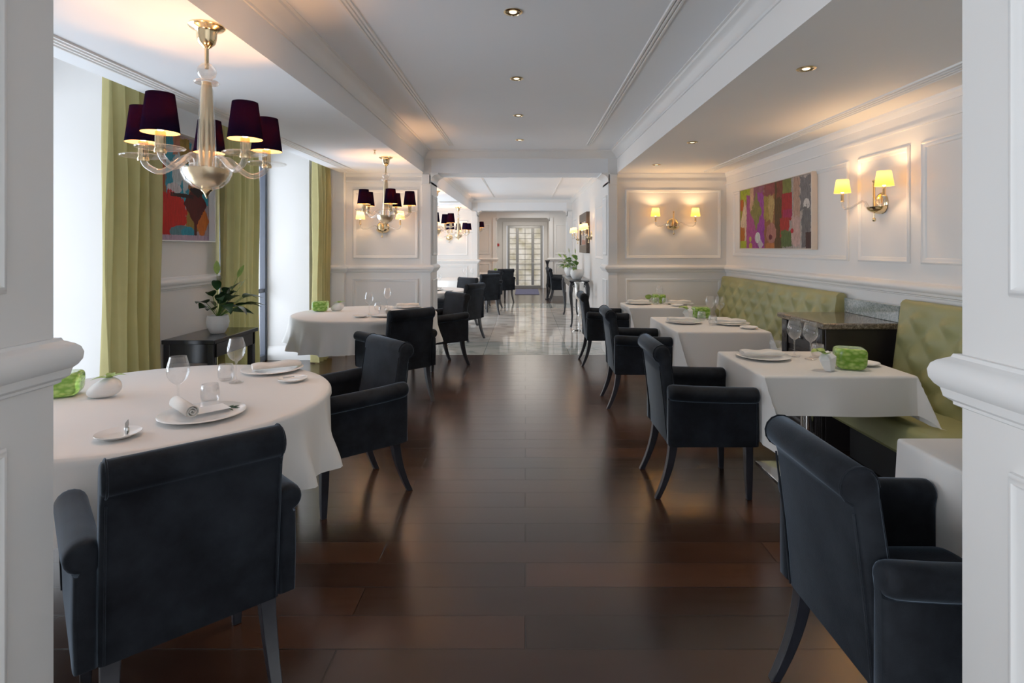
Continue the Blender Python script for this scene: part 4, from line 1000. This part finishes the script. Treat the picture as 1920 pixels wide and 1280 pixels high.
# ------------------------------------------------------------------ banquettes and cabinet (right wall)
def banquette(y0,y1,ztop,label,dw=.28,dh=.25):
    t=thing('banquette',label,'bench',(2.79,y0,0),0,'green quilted banquettes'); L=y1-y0
    # quilted back (leans), local y 0..L ; x negative into the room
    zb=.455; R=.045; nu=int(L/.0175); nz=40
    def surf(u,v):
        y=L*u
        if v<.86:
            q=v/.86; z=zb-.03+(ztop-R-zb+.03)*q; x=-.175+.085*q
            a=y/dw+z/dh; b=y/dw-z/dh
            fade=min(1,max(0,(1-q)/.10))
            tw=lambda q_:1-2*abs((q_%1)-.5)
            h=(tw(a)*tw(b))**.8*.050*fade+.003
            e=min(y,L-y); edge=min(1,e/.03)
            return (x-h*edge,y,z)
        q=(v-.86)/.14; a=PI*q
        return (-.09+R-R*math.cos(a)-.004*(1-q),y,ztop-R+R*math.sin(a))
    m=MB(); m.grid(surf,nu,nz)
    s0=[surf(0,j/nz) for j in range(nz+1)]; s1=[surf(1,j/nz) for j in range(nz+1)]
    for s in (s0,s1): m.add(s+[(0,s[0][1],ztop-R),(0,s[0][1],zb-.03)],[tuple(range(nz+3))])
    m.box(-.06,0,.001,L-.001,zb-.03,ztop-R-.002)
    m.build('backrest','banquette_leather',t,smooth=50)
    pr=[]
    for i in range(9): a=PI/2*i/8; pr.append((-.58+.045-.045*math.sin(a),.410+.045*math.cos(a)))
    poly=[(-.10,.455)]+pr+[(-.60,.30),(-.58,.275),(-.10,.275)]
    m=MB().prism(poly,1,.0,L); m.build('seat','banquette_leather',t,smooth=40,bevel=.004)
    MB().box(-.46,-.02,.01,L-.01,0,.274).build('plinth','dark_plinth',t)
    return t
banquette(4.86,7.70,1.105,'long green quilted banquette in the far right corner, under the magenta painting')
banquette(1.42,4.03,1.125,'green quilted banquette end in front of the cabinet, beside the right pillar')
t=thing('sideboard_cabinet','black wooden cabinet with a granite top between the two green banquettes','cabinet',(2.79,4.12,0))
MB().box(-.58,-.005,0,.68,0,.895).build('body','black_wood',t,bevel=.004)
top=[(-.625,-.03),(-.61,-.035),(0,-.035),(0,.70),(-.625,.70)]
MB().box(-.625,-.002,-.035,.705,.897,.942).build('countertop','granite_brown',t,bevel=.014,seg=3)
MB().box(-.045,-.002,.0,.70,.943,1.065).build('backsplash','granite_grey',t,bevel=.003)
d=MB().box(-.592,-.579,.12,.56,.06,.66); m=d; o=m.build('door','black_wood',t,bevel=.004)
m=MB(); panel(m,(-.592,.54,.09),(0,-1,0),(0,0,1),(-1,0,0),.40,.54); m.build('door_moulding','black_wood',o)
MB().lathe([(.001,0),(.012,.004),(.012,.012),(.001,.018)],16).xf(Matrix.Translation((-.594,.16,.40))@Matrix.Rotation(-PI/2,4,'Y')).build('knob','steel',o)
o=MB().box(-.592,-.579,.12,.56,.70,.86).build('drawer','black_wood',t,bevel=.004)
MB().lathe([(.001,0),(.012,.004),(.012,.012),(.001,.018)],16).xf(Matrix.Translation((-.594,.34,.78))@Matrix.Rotation(-PI/2,4,'Y')).build('knob','steel',o)
for y0 in (.015,.575):
    m=MB(); m.box(-.600,-.579,y0,y0+.09,.02,.89)
    for k in range(4): m.tube([(-.601,y0+.018+k*.018,.06),(-.601,y0+.018+k*.018,.70)],.0065,8)
    m.loft([[(-.600,y0+.015,.74),(-.600,y0+.075,.74),(-.600,y0+.075,.85),(-.600,y0+.015,.85)],[(-.615,y0+.04,.79),(-.615,y0+.05,.79),(-.615,y0+.05,.80),(-.615,y0+.04,.80)]])
    m.build('pilaster','black_wood',t,bevel=.002)

# ------------------------------------------------------------------ marble room console, plants, bucket
t=thing('console_table','black console table with curved legs on the marble, carrying two plants','table',(1.015,11.4,0))
MB().box(-.20,.17,-1.05,1.05,.85,.88).build('table_top','black_lacquer',t,bevel=.006)
m=MB(); m.box(-.17,-.15,-1.0,1.0,.74,.85); m.box(-.15,.14,-1.0,-.98,.74,.85); m.box(-.15,.14,.98,1.0,.74,.85); m.build('apron','black_lacquer',t,bevel=.003)
for x,sx in ((-.15,-1),(.12,1)):
    for y,sy in ((-.97,-1),(.97,1)):
        path=[(x,y,.84),(x+sx*.02,y+sy*.035,.74),(x+sx*.025,y+sy*.05,.62),(x+sx*.005,y+sy*.02,.42),(x-sx*.01,y-sy*.015,.22),(x,y,.08),(x+sx*.02,y+sy*.025,.012)]
        MB().tube(path,[.04,.045,.036,.026,.02,.018,.022],10).build('leg','black_lacquer',t,smooth=70)
pot_plant(.99,10.75,.881,.13,.19,'bright green peace lily, front one of two on the black marble room console',11,24,.29,'leaf_mid',wall=1)
pot_plant(.97,12.05,.881,.13,.19,'peace lily, farther one of two on the black marble room console',12,24,.29,'leaf_mid',spread=1.1,wall=1)
t=thing('wine_bucket_stand','polished silver wine bucket on a tall stand before the marble room console','bucket',(.96,10.0,0))
MB().lathe([(.001,0),(.13,0),(.13,.012),(.10,.02),(.03,.035),(.016,.06),(.016,.25),(.026,.27),(.016,.29),(.016,.52),(.03,.56),(.05,.575),(.001,.575)],36).build('stand','chrome',t)
o=MB().lathe([(.001,.577),(.055,.577),(.065,.60),(.074,.72),(.084,.84),(.09,.868),(.094,.87),(.094,.876),(.086,.876),(.08,.84),(.07,.72),(.058,.61),(.001,.60)],40,cap=False).build('bucket','chrome',t)
for s in (-1,1):
    MB().tube([(s*.083,0,.80),(s*.105,0,.812),(s*.112,0,.795),(s*.105,0,.775),(s*.081,0,.78)],.006,8).build('handle','chrome',o)
m=MB().box(-.33,.45,17.65,19.85,.001,.014); o=m.build('door_mat','mat_blue',bevel=.004); tag(o,'blue grey door mat in front of the glass door','mat')
t=thing('fire_alarm','small red fire alarm box on the wall left of the glass door','alarm',(-1.0,20.45,1.58))
MB().box(-.05,.05,-.05,-.001,-.05,.05).build('housing','alarm_red',t,bevel=.008); MB().box(-.03,.03,-.054,-.05,-.03,.03).build('front_plate','alarm_red',t,bevel=.003)
t=thing('chair_stand_in','tall slim black carved post standing in for an ornate high-backed chair right of the glass door','post',(.63,16.0,0))  # lathed post built in place of a dark high-backed chair
MB().lathe([(.001,0),(.06,0),(.06,.03),(.03,.05),(.025,.30),(.045,.40),(.03,.48),(.022,.70),(.04,.82),(.028,.9),(.03,1.0),(.055,1.07),(.06,1.10),(.001,1.10)],20).build('shaft','black_lacquer',t)
MB().box(-.07,.07,-.07,.07,1.10,1.125).build('cap','black_lacquer',t,bevel=.004)

# ------------------------------------------------------------------ lights, world, camera
SKY=(.86,.93,1.0)
area('daylight_panel',(-3.62,3.05,1.35),(0,-PI/2,0),2.4,2.0,WP,SKY) if False else None
def win_light(y,w,p,x=-3.64,h=2.4,z=1.35):
    o=area('daylight_panel',(x,y,z),(0,0,0),h,w,p,SKY); o.rotation_euler=(0,-1.98,0); return o
win_light(3.05,3.2,160,x=-4.9,h=3.2,z=1.0); win_light(6.42,3.2,160,x=-4.9,h=3.2,z=1.0); win_light(11.45,4.7,70,x=-3.05,z=1.1)
o=area('daylight_panel',(-3.8,-3.2,1.3),(0,0,0),2.2,2.4,190,SKY); o.rotation_euler=Vector((5,3.7,1.3)).to_track_quat('-Z','Y').to_euler()  # added daylight lamp behind the viewer to brighten the right jamb; no window there
o=area('lobby_fill',(.2,16.2,2.58),(0,0,0),1.2,.8,14,(1,.92,.82))  # added fill light under the lobby ceiling, no fitting there
o=area('corridor_fill',(0,19.0,2.52),(0,0,0),1.0,1.0,16,(1,.90,.78))  # added fill light for the corridor and door, without a fitting
w=bpy.data.worlds.new('sky'); bpy.context.scene.world=w; w.use_nodes=True
bg=w.node_tree.nodes['Background']; bg.inputs['Color'].default_value=(.92,.95,1,1); bg.inputs['Strength'].default_value=.6
cam=bpy.data.cameras.new('camera'); co=bpy.data.objects.new('camera',cam); C.objects.link(co)
co.location=(0,0,1.5); co.rotation_euler=(PI/2,0,0); cam.sensor_width=36; cam.lens=1050/1920*36; cam.shift_x=-25/1920; cam.shift_y=-177/1920; cam.clip_start=.05; cam.clip_end=100
sc=bpy.context.scene; sc.camera=co
sc.view_settings.view_transform='Standard'; sc.view_settings.look='None'; sc.view_settings.exposure=.36; sc.view_settings.gamma=1.23
